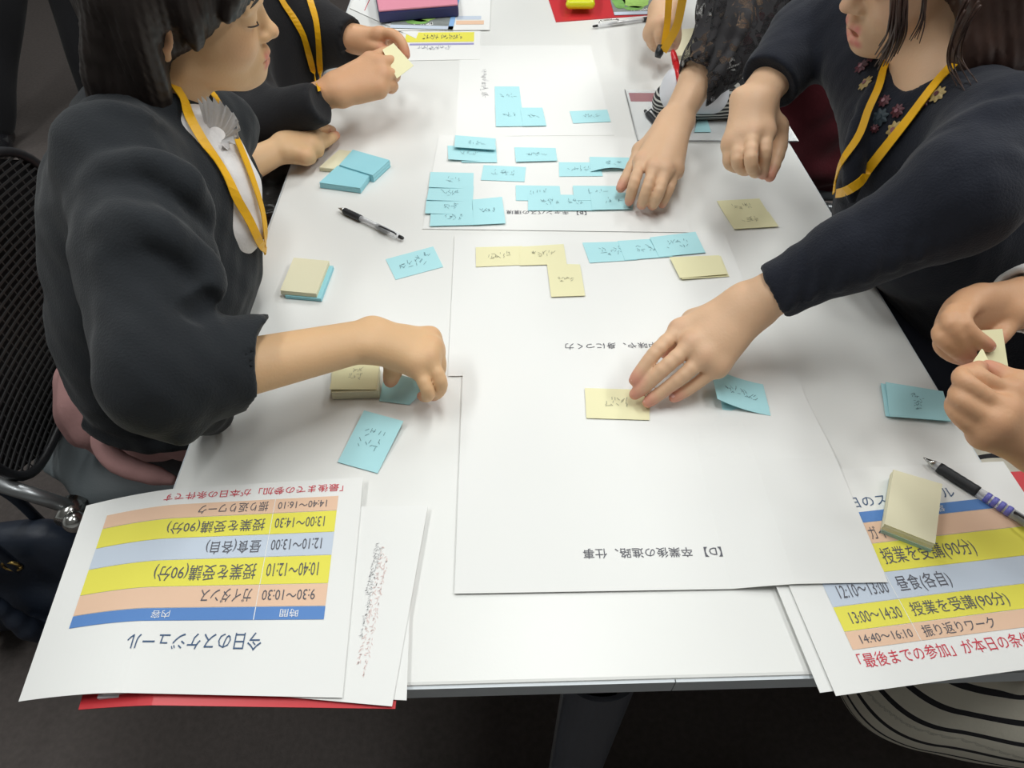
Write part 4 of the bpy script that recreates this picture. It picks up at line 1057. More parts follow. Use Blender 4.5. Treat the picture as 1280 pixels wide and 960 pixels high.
# ------------------------------------------------------------------ person: lace sleeves, far right
p4 = person(w(.64, 1.36, -TT), 'woman in burgundy with black lace sleeves and a hanging yellow strap, arranging blue notes')
g = CP(760, 60, 4.572)
sh4 = at(1010, -85, 1.22); el4 = at(925, 5, 1.17); wr4 = on(*g(385, 415), .080); cf4 = on(*g(520, 170), .125)
K = [on(*g(190, 640), .062), on(*g(265, 680), .066), on(*g(330, 700), .063), on(*g(385, 690), .056)]
fi = [[on(*g(150, 770), .050), on(*g(130, 840), .030), on(*g(120, 880), .014)],
      [on(*g(225, 800), .050), on(*g(200, 875), .028), on(*g(190, 900), .014)],
      [on(*g(295, 820), .050), on(*g(265, 885), .028), on(*g(252, 905), .014)],
      [on(*g(355, 800), .044), on(*g(320, 870), .026), on(*g(308, 895), .014)]]
th = [on(*g(190, 590), .050), on(*g(120, 720), .036), on(*g(72, 800), .024)]
F = SDF(); b1 = hand(F, cf4*1.0, wr4, K, fi, th, [-.1, .1, 1], s=1.0, rf=.031, rw=.0245); F.cap(el4, cf4, .036, .031, .01, flat=([-.1, .1, 1], .8)); h1_ = F.build(.0019, smooth=2)
g = CP(680, 0, 5.818)
wq = on(*g(880, 60), .10); eq = at(860, -120, 1.6)
K = [on(*g(900, 170), .090), on(*g(850, 165), .095), on(*g(800, 190), .085), on(*g(775, 235), .070)]
fi = [[on(*g(890, 260), .070), on(*g(905, 320), .050), on(*g(915, 350), .035)],
      [on(*g(840, 260), .075), on(*g(855, 330), .050), on(*g(890, 350), .035)],
      [on(*g(785, 270), .065), on(*g(805, 330), .042), on(*g(850, 350), .030)],
      [on(*g(770, 300), .050), on(*g(800, 345), .032), on(*g(850, 365), .025)]]
th = [on(*g(935, 170), .080), on(*g(960, 260), .060), on(*g(950, 335), .035)]
F = SDF(); b2 = hand(F, eq, wq, K, fi, th, [0, 0, 1], s=1.15, rf=.036, rw=.025); h2_ = F.build(.0028)
sf4 = w(.50, 1.55, .27); neck4 = w(.50, 1.34, .36); hip4 = w(.70, 1.40, -.18); chest4 = w(.58, 1.38, .16)
F = SDF(); torso_skin(F, neck4, chest4, sh4, sf4); F.cap(chest4, hip4, .08, .09, .03); F.cap(sh4, el4, .038, .034, .02); F.cap(sf4, eq, .038, .034, .02)
lower_body(F, hip4, [w(.32, 1.32, -.17), w(.32, 1.48, -.17)], [w(.36, 1.30, -.63), w(.36, 1.50, -.63)])
fr4 = Frame(w(.42, 1.33, .50), 190, 25, 0, .9)
F2 = SDF(); b3 = head(F2, fr4, neck4, False, .047)
npmesh('body', [h1_, h2_, F.build(.009), F2.build(.004)], SKIN_L, p4, b1+b2+b3)
face_bits(fr4, p4)
def simple_hair(fr, m, parent, length=-.13, h=.0045):
    F = SDF(); F.ell(fr(-.010, 0, .055), (.106, .088, .100), fr.M, .02)
    for s in (-1, 1): F.cap(fr(-.045, s*.050, .03), fr(-.060, s*.055, length), .048, .036, .03)
    F.cap(fr(-.07, 0, .02), fr(-.08, 0, length), .045, .04, .03)
    F.ell(fr(.112, 0, -.045), (.088, .10, .098), fr.M, .010, 'sub')
    F.disp(hair_strands(fr, 50, amp=.0012)); npmesh('hair', [F.build(h)], m, parent)
simple_hair(fr4, HAIR, p4)
LACE = mat('black_lace', (0.014, 0.012, 0.014), rough=.8, bump=.6, bscale=90)
nt = LACE.node_tree; b = nt.nodes['Principled BSDF']; tc = nt.nodes.new('ShaderNodeTexCoord')
v1 = nt.nodes.new('ShaderNodeTexNoise'); v1.inputs['Scale'].default_value = 34; v1.inputs['Detail'].default_value = 1.5; v1.inputs['Distortion'].default_value = 1.6
v2 = nt.nodes.new('ShaderNodeTexVoronoi'); v2.inputs['Scale'].default_value = 420
nt.links.new(tc.outputs['Object'], v1.inputs['Vector']); nt.links.new(tc.outputs['Object'], v2.inputs['Vector'])
r1 = nt.nodes.new('ShaderNodeMapRange'); r1.inputs['From Min'].default_value = .49; r1.inputs['From Max'].default_value = .55; nt.links.new(v1.outputs['Fac'], r1.inputs['Value'])
r2 = nt.nodes.new('ShaderNodeMapRange'); r2.inputs['From Min'].default_value = .30; r2.inputs['From Max'].default_value = .5; r2.inputs['To Min'].default_value = .85; r2.inputs['To Max'].default_value = .40
nt.links.new(v2.outputs['Distance'], r2.inputs['Value'])
mu = nt.nodes.new('ShaderNodeMath'); mu.operation = 'MULTIPLY'; nt.links.new(r1.outputs[0], mu.inputs[0]); nt.links.new(r2.outputs[0], mu.inputs[1])
iv = nt.nodes.new('ShaderNodeMath'); iv.operation = 'SUBTRACT'; iv.inputs[0].default_value = 1; nt.links.new(mu.outputs[0], iv.inputs[1]); nt.links.new(iv.outputs[0], b.inputs['Alpha'])
F = SDF(); a1 = on(878, 92, .135)
F.cap(sh4, el4, .075, .066, .02); F.cap(el4, a1, .062, .038, .02); F.cap(el4+[0.02, -.03, -.03], at(878, 128, 1.12), .045, .012, .03)
F.cap(a1-nrm(a1-el4)*.0, wr4, .034, .034, .004, op='sub'); F.ell(a1+nrm(wr4-el4)*.048+[-.012, 0, .0], (.046,)*3, k=.004, op='sub')
fold(F, [at(905, -20, 1.08), at(895, 30, 1.09), at(885, 70, 1.10)], .006, .02); fold(F, [at(940, 0, 1.1), at(915, 60, 1.1), at(890, 110, 1.1)], .006, .02)
F.disp(wob(31, 60, .0028)); npmesh('lace_sleeve', [F.build(.004)], LACE, p4)
F = SDF(); F.cap(sf4, eq, .07, .05, .02); npmesh('lace_sleeve', [F.build(.007)], LACE, p4)
F = SDF()
F.cap(w(.58, 1.36, .20), w(.64, 1.38, -.05), .13, .14, .04, flat=([0, 1, 0], 1.3)); F.cap(w(.64, 1.38, -.05), hip4+[-.02, 0, 0], .14, .16, .04, flat=([0, 1, 0], 1.25))
F.cap(hip4, w(.36, 1.36, -.15), .15, .11, .04, flat=([0, 1, 0], 1.4)); F.cap(w(.34, 1.4, -.17), w(.33, 1.4, -.40), .10, .10, .03, flat=([0, 1, 0], 1.5))
F.cap(at(985, 10, 1.35), at(1000, 70, 1.5), .06, .08, .03)
F.disp(wob(33, 40, .005)); bur = npmesh('dress', [F.build(.008)], BURG, p4)
# hanging strap with a black clip
def hang(pp, wd_):
    P = smoothpath([at(*q) for q in pp], 5); N = [nrm(CAMP-q) for q in P]; ribbon('lanyard', P, N, wd_, YEL, p4)
hang([(838, -30, 1.30), (836, 0, 1.33), (834, 30, 1.37), (829, 64, 1.40)], .013); hang([(858, -30, 1.25), (852, 5, 1.30), (845, 35, 1.35), (829, 64, 1.395)], .016)
tube('strap_clip', [at(826, 56, 1.395), at(824, 66, 1.40), at(822, 72, 1.405)], [.006, .009, .006], DARKP, p4, 10)

# ------------------------------------------------------------------ person: black top, far left
p2 = person(w(-.66, 1.12, -TT), 'person in plain black top with yellow lanyard holding a pale yellow note, far left')
g = CP(400, 0, 5.333)
w2 = on(*g(110, 600), .098); e2 = at(300, 162, 1.24); s2_ = at(272, -30, 1.24)
K = [on(*g(330, 395), .128), on(*g(400, 420), .125), on(*g(415, 500), .112), on(*g(390, 580), .098)]
fi = [[on(*g(395, 365), .128), on(*g(440, 345), .122), on(*g(465, 340), .116)],
      [on(*g(480, 405), .122), on(*g(490, 430), .105), on(*g(460, 440), .100)],
      [on(*g(498, 490), .108), on(*g(500, 520), .090), on(*g(465, 520), .086)],
      [on(*g(490, 565), .094), on(*g(480, 595), .080), on(*g(450, 590), .076)]]
th = [on(*g(300, 440), .110), on(*g(380, 400), .108), on(*g(455, 372), .108)]
F = SDF(); b1 = hand(F, e2, w2, K, fi, th, [-.1, .2, 1], s=1.10, rf=.034, rw=.027); h1_ = F.build(.0022, smooth=2)
wl = on(*g(230, 262), .112); el = at(372, 22, 1.34); sl2 = at(330, -110, 1.42)
K = [on(*g(400, 225), .132), on(*g(395, 225), .128), on(*g(375, 265), .112), on(*g(350, 290), .100)]
K[1] = on(*g(420, 240), .122)
fi = [[on(*g(480, 225), .138), on(*g(545, 280), .130), on(*g(575, 368), .112)],
      [on(*g(500, 262), .122), on(*g(540, 300), .108), on(*g(560, 360), .098)],
      [on(*g(460, 300), .104), on(*g(480, 325), .090), on(*g(470, 345), .084)],
      [on(*g(420, 320), .092), on(*g(440, 335), .080), on(*g(425, 345), .076)]]
th = [on(*g(300, 290), .112), on(*g(370, 315), .112), on(*g(440, 338), .112)]
F = SDF(); b2 = hand(F, el, wl, K, fi, th, [0, .3, 1], s=1.10, rf=.038, rw=.027); h2_ = F.build(.0022, smooth=2)
neck2 = w(-.52, 1.17, .34); chest2 = w(-.60, 1.16, .12); hip2 = w(-.74, 1.12, -.18)
F = SDF(); torso_skin(F, neck2, chest2, sl2, s2_); F.cap(chest2, hip2, .08, .09, .03); F.cap(s2_, e2, .04, .036, .02); F.cap(sl2, el, .04, .036, .02)
lower_body(F, hip2, [w(-.32, 1.02, -.17), w(-.32, 1.22, -.17)], [w(-.36, 1.0, -.63), w(-.36, 1.22, -.63)])
fr2 = Frame(w(-.44, 1.17, .49), 0, 28, 0, .92)
F2 = SDF(); b3 = head(F2, fr2, neck2, False, .050)
npmesh('body', [h1_, h2_, F.build(.009), F2.build(.004)], SKIN_T, p2, b1+b2+b3)
face_bits(fr2, p2); simple_hair(fr2, HAIR, p2, -.06)
F = SDF()
T_ = [at(318, -60, 1.38), at(318, 30, 1.36), at(310, 120, 1.40), at(300, 200, 1.45)]; Tr = [.10, .125, .13, .13]
for i in range(3): F.cap(T_[i], T_[i+1], Tr[i], Tr[i+1], .03, flat=([0.1, 1, 0], 1.2))
F.cap(s2_, e2, .07, .064, .03); c2e = on(396, 130, .098); F.cap(e2, c2e-nrm(c2e-e2)*.004, .060, .035, .02); F.cap(s2_, T_[0], .06, .10, .03); F.cap(sl2, T_[0], .06, .10, .03)
F.cap(at(300, 130, 1.28), at(365, 148, 1.22), .055, .030, .03)
F.cap(sl2, el, .065, .060, .03); c2l = on(436, 47, .115); F.cap(el, c2l, .058, .038, .02); F.cap(at(400, 60, 1.36), at(432, 60, 1.33), .04, .03, .03)
d_ = nrm(w2-e2); F.ell(c2e+d_*.102, (.10,)*3, k=.003, op='sub')
d_ = nrm(wl-el); F.ell(c2l+d_*.102, (.10,)*3, k=.003, op='sub')
fold(F, [at(300, 60, 1.23), at(320, 110, 1.19), at(360, 130, 1.15)], .006, .02)
fold(F, [at(400, 10, 1.28), at(420, 30, 1.28), at(432, 60, 1.28)], .005, .02)
F.disp(wob(41, 34, .003)); swt = npmesh('black_top', [F.build(.0055)], BLACKC, p2)
F = SDF(); F.cap(hip2+[0, 0, .02], w(-.36, 1.10, -.16), .14, .12, .04, flat=([0, 1, 0], 1.3)); F.cap(w(-.62, .90, -.16), w(-.36, .94, -.15), .075, .07, .03)
F.cap(w(-.36, 1.06, -.18), w(-.34, 1.06, -.40), .10, .09, .03, flat=([0, 1, 0], 1.5))
for i in range(7): fold(F, [w(-.60+.01*i, .86+.02*i, -.08), w(-.50, .87+.03*i, -.085-.004*i), w(-.40, .90+.03*i, -.09)], .006, .008)
F.disp(wob(44, 90, .003)); npmesh('glossy_skirt', [F.build(.006)], GLOSSB, p2)
bv2 = bvh_of([swt])
lay_ribbon('lanyard', bv2, [(342, -20), (352, 4), (368, 24), (381, 44), (387, 70), (392, 104), (396, 112)], .0115, YEL, p2, .004, 1.2)
lay_ribbon('lanyard', bv2, [(380, -20), (389, 4), (397, 26), (400, 55), (400, 80), (398, 108)], .0115, YEL, p2, .004, 1.2)

# ------------------------------------------------------------------ person: striped skirt, right front
p6 = person(w(.82, .20, -TT), 'person with white cuffs and striped skirt peeling pale yellow notes at the right edge')
g = CP(1140, 340, 3.693)
A6 = lambda x, y, z: at(*g(x, y), z)
wr6 = A6(500, 140, .735); er6 = w(.68, .42, .13); sr6 = w(.80, .38, .33)
K = [A6(315, 110, .705), A6(255, 130, .700), A6(205, 175, .700), A6(175, 245, .705)]
fi = [[A6(225, 215, .670), A6(290, 300, .668), A6(355, 342, .672)],
      [A6(165, 215, .672), A6(215, 300, .670), A6(265, 380, .680)],
      [A6(125, 280, .678), A6(180, 345, .676), A6(255, 400, .690)],
      [A6(128, 330, .692), A6(180, 385, .695), A6(245, 408, .705)]]
th = [A6(455, 190, .715), A6(425, 265, .710), A6(375, 330, .700)]
F = SDF(); b1 = hand(F, er6, wr6, K, fi, th, [-.4, .3, .8], s=.95, rf=.036, rw=.026); h1_ = F.build(.0018, smooth=3)
nl = [(fi[0][-1], fi[0][-2], CAMP-fi[0][-1], .0062)]
wl6 = A6(600, 790, .615); el6 = w(.62, .06, .10); sl6 = w(.80, .02, .33)
K = [A6(450, 560, .610), A6(430, 640, .595), A6(385, 700, .592), A6(335, 750, .600)]
fi = [[A6(330, 500, .605), A6(285, 460, .612), A6(320, 440, .625)],
      [A6(290, 545, .595), A6(225, 490, .602), A6(245, 460, .622)],
      [A6(260, 620, .595), A6(205, 570, .602), A6(225, 530, .625)],
      [A6(240, 690, .600), A6(185, 620, .607), A6(200, 580, .628)]]
th = [A6(500, 530, .625), A6(430, 490, .632), A6(350, 440, .638)]
F = SDF(); b2 = hand(F, el6, wl6, K, fi, th, [-.4, -.6, .7], s=.93, rf=.036, rw=.026); h2_ = F.build(.0018, smooth=3)
neck6 = w(.74, .20, .40); chest6 = w(.82, .20, .18); hip6 = w(.88, .20, -.17)
F = SDF(); torso_skin(F, neck6, chest6, sr6, sl6); F.cap(chest6, hip6, .08, .09, .03); F.cap(sr6, er6, .038, .034, .02); F.cap(sl6, el6, .038, .034, .02)
lower_body(F, hip6, [w(.42, .10, -.19), w(.42, .28, -.19)], [w(.86, .22, -.63), w(.86, .34, -.63)])
fr6 = Frame(w(.68, .20, .55), 180, 25, 0, .9); F2 = SDF(); b3 = head(F2, fr6, neck6, False, .047)
npmesh('body', [h1_, h2_, F.build(.009), F2.build(.004)], SKIN_T, p6, b1+b2+b3)
nails(nl, NAIL, p6); face_bits(fr6, p6); simple_hair(fr6, HAIR, p6)
F = SDF(); cr = wr6*.96+er6*.04; F.cap(er6, cr, .044, .0375, .01); F.cap(sr6, er6, .06, .046, .02)
cl = wl6*.55+el6*.45; F.cap(el6, cl, .044, .038, .01); F.cap(sl6, el6, .06, .046, .02)
F.cap(w(.80, .20, .24), w(.86, .20, -.02), .13, .13, .04, flat=([0, 1, 0], 1.3)); F.cap(w(.86, .2, -.02), hip6, .13, .14, .04, flat=([0, 1, 0], 1.25))
F.cap(sr6, w(.80, .2, .3), .06, .08, .03); F.cap(sl6, w(.80, .2, .3), .06, .08, .03)
F.cap(cr-nrm(wr6-er6)*.02, wr6, .031, .031, .003, op='sub'); F.ell(cr+nrm(wr6-er6)*.10, (.10,)*3, k=.002, op='sub')
F.disp(wob(51, 60, .002)); npmesh('white_blouse', [F.build(.0045)], WCLOTH, p6)
def skirt6():
    F = SDF(); hp = w(.86, .20, -.15)
    F.cap(w(.82, .03, -.20), w(.40, .085, -.195), .135, .100, .05); F.cap(w(.82, .285, -.165), w(.40, .285, -.168), .105, .088, .05)
    F.cap(w(.80, .2, -.10), w(.46, .2, -.13), .06, .05, .05, flat=([0, 1, 0], 1.8))
    F.cap(w(.41, .2, -.21), w(.52, .2, -.36), .075, .06, .04, flat=([0, 1, 0], 2.0))
    for y0, y1 in ((.03, .02), (.07, .09), (.16, .19), (.25, .24), (.34, .35)): fold(F, [w(.80, y0, -.09), w(.6, (y0+y1)/2+.01, -.085), w(.44, y1, -.10)], .008, .02)
    F.disp(wob(55, 22, .004)); V, Fc = F.build(.0042)
    o = npmesh('striped_skirt', [(V, Fc)], None, p6)
    L = V - w(.6, .2, -.17); ang = np.arctan2(L[:, 2], L[:, 1]/1.5)
    val = ang*.125 + .010*np.sin(L[:, 0]*11+ang*2) + .006*np.sin(L[:, 0]*23+1+ang*3) + L[:, 0]*.05
    a = o.data.attributes.new('stripe', 'FLOAT', 'POINT'); a.data.foreach_set('value', val.astype(np.float32))
    return o
sk = skirt6()
SM = mat('striped_cloth', (.5, .47, .40), rough=.85, bump=.3, bscale=200); nt = SM.node_tree; b = nt.nodes['Principled BSDF']
an = nt.nodes.new('ShaderNodeAttribute'); an.attribute_name = 'stripe'
m1 = nt.nodes.new('ShaderNodeMath'); m1.operation = 'MULTIPLY'; m1.inputs[1].default_value = 1/.020; nt.links.new(an.outputs['Fac'], m1.inputs[0])
m2 = nt.nodes.new('ShaderNodeMath'); m2.operation = 'FRACT'; nt.links.new(m1.outputs[0], m2.inputs[0])
m3 = nt.nodes.new('ShaderNodeMath'); m3.operation = 'LESS_THAN'; m3.inputs[1].default_value = .24; nt.links.new(m2.outputs[0], m3.inputs[0])
mx = nt.nodes.new('ShaderNodeMix'); mx.data_type = 'RGBA'; mx.inputs[6].default_value = (.66, .62, .52, 1); mx.inputs[7].default_value = (.015, .014, .018, 1)
nt.links.new(m3.outputs[0], mx.inputs[0]); nt.links.new(mx.outputs[2], b.inputs['Base Color']); sk.data.materials.append(SM)

# ------------------------------------------------------------------ person: background legs
p7 = person(w(-1.75, 2.4, -TT), 'person in black trousers and black shoes standing on the carpet at far left')
hp7 = w(-1.62, 2.60, .14)
F = SDF(); f1, f2 = w(-1.95, 2.28, -.62), w(-1.63, 2.46, -.62)
F.cap(hp7+[-.07, 0, 0], f1, .085, .045, .03); F.cap(hp7+[.07, 0, 0], f2, .085, .045, .03); F.cap(hp7, w(-1.62, 2.58, .55), .13, .15, .04)
for s in (-1, 1): F.cap(w(-1.62+s*.18, 2.58, .62), w(-1.62+s*.27, 2.56, .32), .055, .045, .03); F.cap(w(-1.62+s*.27, 2.56, .32), w(-1.62+s*.2, 2.42, .12), .042, .032, .03)
fr7 = Frame(w(-1.62, 2.56, .93), 200, 0, 0); F2 = SDF(); b7 = head(F2, fr7, w(-1.62, 2.58, .72)); F.cap(w(-1.62, 2.58, .55), w(-1.62, 2.58, .72), .12, .05, .03)
npmesh('body', [F.build(.011), F2.build(.006)], SKIN_L, p7, b7); simple_hair(fr7, HAIR, p7, -.05, .006)
F = SDF(); F.cap(hp7+[-.06, 0, 0], f1+[0, 0, .01], .115, .062, .03); F.cap(hp7+[.06, 0, 0], f2+[0, 0, .01], .115, .062, .03); F.disp(wob(61, 20, .006)); npmesh('trousers', [F.build(.009)], BLACKC, p7)
F = SDF(); F.cap(hp7+[0, 0, .02], w(-1.62, 2.58, .58), .15, .17, .04)
for s in (-1, 1): F.cap(w(-1.62+s*.18, 2.58, .62), w(-1.62+s*.27, 2.56, .32), .07, .06, .03); F.cap(w(-1.62+s*.27, 2.56, .32), w(-1.62+s*.21, 2.44, .14), .055, .045, .03)
npmesh('jacket', [F.build(.011)], BLACKC, p7)
SHOE = mat('black_shoe_leather', (.012, .012, .014), rough=.25, coat=.3)
for f in (f1, f2):
    F = SDF(); d_ = nrm([.25, -1, 0]); c = np.array([f[0], f[1], 0.03])
    F.cap(c+d_*(-.03), c+d_*.06, .036, .038, .03); F.cap(c+d_*.06, c+d_*.17, .036, .026, .03); F.cap(c+[0, 0, 0.04], c+[0, 0, .07], .036, .04, .03)
    npmesh('shoe', [F.build(.006)], SHOE, p7)
# ------------------------------------------------------------------ chairs
MESHB = mat('black_mesh_fabric', (0.035, 0.035, 0.037), rough=.6)
def chair(cx, cy, f, label, rows=True):
    "f = +1 faces +x, -1 faces -x"
    e = empty('office_chair', w(cx, cy, -TT), label, 'chair', 'mesh-backed chairs around the table')
    F = SDF(); F.cap(w(cx-f*.17, cy, -.285), w(cx+f*.17, cy, -.285), .19, .18, .02, flat=([0, 0, 1], .16))
    F.cap(w(cx-.17*f, cy-.16, -.285), w(cx+.17*f, cy-.16, -.285), .055, None, .03, flat=([0, 0, 1], .5)); F.cap(w(cx-.17*f, cy+.16, -.285), w(cx+.17*f, cy+.16, -.285), .055, None, .03, flat=([0, 0, 1], .5))
    F.cap(w(cx-.17*f, cy-.16, -.285), w(cx-.17*f, cy+.16, -.285), .055, None, .03, flat=([0, 0, 1], .5))
    npmesh('seat', [F.build(.008)], SEATG, e)
    bx = cx - f*.275
    def bp(u, v):   # u -1..1 across, v 0..1 up
        return w(bx - f*(.05*v) + f*.03*(u*u), cy+u*.235, -.255+.36*v)
    out = []
    for i in range(48):
        a = 2*math.pi*i/48; c, s = math.cos(a), math.sin(a)
        u = math.copysign(abs(c)**.45, c); v = .5+.5*math.copysign(abs(s)**.45, s); out.append(bp(u*.98, v))
    tube('backrest_frame', out+[out[0]], .0075, DARKP, e, 8, caps=False)
    V, Fc = [], []
    def thread(pts, r):
        i0 = len(V)
        for q in pts:
            for dx_, dz_ in ((-r, -r), (r, -r), (r, r), (-r, r)): V.append(q+np.array([dx_*.6, dx_ if pts[0][2] != pts[-1][2] and abs(pts[0][2]-pts[-1][2]) > .02 else 0, dz_]))
        for k in range(len(pts)-1):
            for m_ in range(4): Fc.append((i0+k*4+m_, i0+k*4+(m_+1) % 4, i0+k*4+4+(m_+1) % 4, i0+k*4+4+m_))
    for i in range(1, 34):
        v = i/34; lim = (1-abs(2*v-1)**4.4)**(1/4.4)*.98
        thread([bp(-lim+2*lim*k/10, v) for k in range(11)], .0017)
    for i in range(1, 26):
        u = -1+2*i/26; lim = (1-abs(u)**4.4)**(1/4.4)
        thread([bp(u, .5-.5*lim+lim*k/6) for k in range(7)], .0007)
    tag(mesh('backrest_mesh', V, Fc, MESHB, e), kind='stuff')
    V, Fc = [], []
    for j in range(9):
        v = .015+.97*j/8; lim = (1-min(1, abs(2*v-1))**4.4)**(1/4.4)*.97
        for k in range(9): V.append(bp(-lim+2*lim*k/8, v)-np.array([f*.006, 0, 0]))
    for j in range(8):
        for k in range(8): Fc.append((j*9+k, j*9+k+1, j*9+k+10, j*9+k+9))
    mesh('backrest_lining', V, Fc, BLACKC, e, smooth=True)
    for s in (-1, 1):
        y = cy+s*.232
        tube('link_bar', [w(bx, y, -.20), w(cx-f*.19, y, -.275)], .011, STEEL, e, 10)
        tube('pivot', [w(cx-f*.20, y-.016*s, -.275), w(cx-f*.20, y+.022*s, -.275)], [.018, .018], CHROME, e, 14)
        F = SDF(); F.ell(w(cx-f*.185, y+.024*s, -.27), (.017,)*3, k=.004); npmesh('pivot_cap', [F.build(.004)], CHROME, e)
        for g_ in (-1, 1):
            lx = cx+g_*f*.20; tube('leg', smoothpath([w(cx+g_*f*.05, y, -.30), w(cx+g_*f*.12, y, -.34), w(lx, y, -.64)], 4), .011, STEEL, e, 10)
            tube('caster', [w(lx-.0, y-.012, -TT+.028), w(lx, y+.012, -TT+.028)], .028, DARKP, e, 16)
    return e
chair(-.545, .60, 1, 'mesh-backed grey-seated chair holding the woman with the dark bob')
chair(.66, .60, -1, 'mesh-backed grey-seated chair holding the woman with embroidered flowers')
chair(.655, 1.43, -1, 'mesh-backed chair at far right with part of its grey seat showing')
chair(.80, .20, -1, 'mesh-backed chair under the person in the striped skirt')

# ------------------------------------------------------------------ handbag
hb = empty('handbag', on(10, 720, -TT), 'dark navy handbag with gold fittings on the floor at the left edge', 'bag')
BAGM = mat('navy_bag_leather', (0.018, 0.026, 0.045), rough=.5, bump=.3, bscale=80)
F = SDF(); cb_ = on(10, 720, -.56); 
F.cap(cb_+[-.14, 0, -.06], cb_+[.12, .02, -.06], .10, .10, .03, flat=([0, 1, 0], .75)); F.cap(cb_+[-.12, 0, .05], cb_+[.10, .02, .06], .08, .075, .04, flat=([0, 1, 0], .6))
fold(F, [cb_+[.02, -.06, .10], cb_+[.05, -.085, .0], cb_+[.07, -.08, -.10]], .012, .02); fold(F, [cb_+[-.05, -.06, .10], cb_+[-.04, -.085, .0], cb_+[-.05, -.08, -.10]], .012, .02)
F.disp(wob(71, 40, .003)); npmesh('bag_body', [F.build(.006)], BAGM, hb)
for k, dy in enumerate((-.04, .05)):
    tube('bag_handle', smoothpath([cb_+[-.08, dy, .10], cb_+[-.05, dy, .22], cb_+[.03, dy, .25], cb_+[.08, dy, .20], cb_+[.09, dy, .10]], 6), .009, BAGM, hb, 8)
GOLDM = mat('gold_metal', (.65, .45, .15), rough=.25, metal=1)
for q_ in (cb_+[.09, -.045, .12], cb_+[-.08, -.045, .12], cb_+[.03, -.07, .09]):
    tube('gold_ring', [q_+[.014*math.cos(a), 0, .014*math.sin(a)] for a in np.linspace(0, 6.28, 13)], .003, GOLDM, hb, 6)

# ------------------------------------------------------------------ far end papers, cases
s1 = Sheet('printed_handout', quad(.0010, (505, 34), (602, 32), (600, 72), (497, 74))[::-1][1:] + quad(.0010, (505, 34), (602, 32), (600, 72), (497, 74))[::-1][:1], 210, 297, PAPER, label='white sheet with a yellow printed band, nearest of the papers at the far left end', cat='paper') if False else None
s1 = Sheet('printed_handout', quad(.0010, (600, 74), (497, 76), (508, 20), (601, 20)), 297, 210, PAPER, label='white sheet with a yellow printed band, nearest of the papers at the far left end', cat='paper')
s1.bar(24, 80, 260, 46, BARY, 'printed_band'); s1.bar(24, 66, 240, 8, mat('violet_print', (.35, .33, .60)), 'printed_band')
s1.scribble(70, 92, 150, 18, 12, mat('olive_ink', (.35, .32, .12)), name='lettering', t=3); s1.scribble(110, 44, 120, 12, 9, mat('grey_blue_ink', (.5, .52, .58)), name='lettering', t=2)
s2 = Sheet('printed_handout', [on(437, 10, .0018), on(520, 48, .0018), on(560, -55, .0018), on(470, -60, .0018)], 297, 210, PAPER, label='white sheet whose printed left corner sticks out beside the dark sleeve, far left end', cat='paper')
s2.scribble(12, 30, 14, 110, 14, INKG, name='lettering', t=3, rot=True); s2.bar(62, 10, 3, 180, INKR, 'printed_line', n=1)
s3 = Sheet('printed_handout', [on(488, 38, .0036), on(612, 37, .0036), on(616, -60, .0036), on(500, -60, .0036)], 297, 260, PAPER, label='white sheet with blue and peach bars, under the pink case at the far left end', cat='paper', thick=.0014)
s3.bar(195, 28, 75, 10, BARL, 'printed_band'); s3.bar(195, 14, 84, 11, BARP, 'printed_band')
GRNP = mat('leaf_green_print', (.20, .42, .10), var=.5, vscale=60); GRYP = mat('grey_photo_print', (.22, .24, .23), var=.4, vscale=50)
LGRN = mat('lime_green_print', (.36, .60, .14), var=.3, vscale=80)
def flyer(c, label, flip=False):
    s = Sheet('flyer', c, 150, 210, GRYP, label=label, cat='flyer', thick=.0008)
    s.bar(0, 0, 150, 12, BARL, 'printed_border'); s.bar(138, 0, 12, 205, mat('sky_blue_print', (.25, .45, .75)), 'printed_border')
    V, Fc = [], []
    for k, (x, y, a, b_, m) in enumerate(((70, 70, 42, 45, LGRN), (22, 50, 18, 26, GRNP), (112, 110, 15, 40, GRNP), (60, 25, 28, 9, GRNP), (40, 120, 26, 24, GRNP))):
        V = [s.S((x+a*math.cos(t)*(1+.12*math.sin(5*t)))/150, (y+b_*math.sin(t))/210, .0006) for t in np.linspace(0, 6.283, 17)[:-1]]
        mesh('printed_foliage', V, [tuple(range(16))], m, s.o)
    s.scribble(50, 14, 50, 8, 6, PAPER, name='lettering', t=3)
    return s
flyer([on(487, 35, .0048), on(566, 37, .0048), on(580, -25, .0048), on(510, -28, .0048)], 'glossy green and grey flyer half under the pink and navy case')
Sheet('document_folder', [on(695, 27, .0020), on(842, 16, .0020), on(836, -60, .0020), on(667, -58, .0020)], 310, 220, REDF, label='red folder lying at the far end under the lime case and a flyer', cat='folder', thick=.002)
flyer([on(768, 19, .0032), on(832, 17, .0032), on(828, -40, .0032), on(752, -40, .0032)], 'green and grey flyer lying on the far red folder')
pc = empty('pencil_case', on(522, 5, .005), 'long case with a pink lid and navy sides at the far left end', 'case')
def pbox(nm, q, z0, z1, m, parent, ins=0.0):
    c = sum(q)/4; V = [np.array([*(p_+(c-p_)*ins)[:2], TT+z]) for z in (z0, z1) for p_ in q]
    o = mesh(nm, V, [(3, 2, 1, 0), (4, 5, 6, 7)] + [(i, (i+1) % 4, 4+(i+1) % 4, 4+i) for i in range(4)], m, parent)
    md = o.modifiers.new('b', 'BEVEL'); md.width = .003; md.segments = 2
    return o
q_ = quad(.030, (473, 15), (573, 7), (566, -48), (462, -44))
NV = mat('navy_vinyl', (.022, .024, .10), rough=.45); PK = mat('pink_vinyl', (.72, .27, .36), rough=.5)
pbox('case_body', q_, .0055, .0285, NV, pc); pbox('lid', q_, .0285, .034, PK, pc, .01)
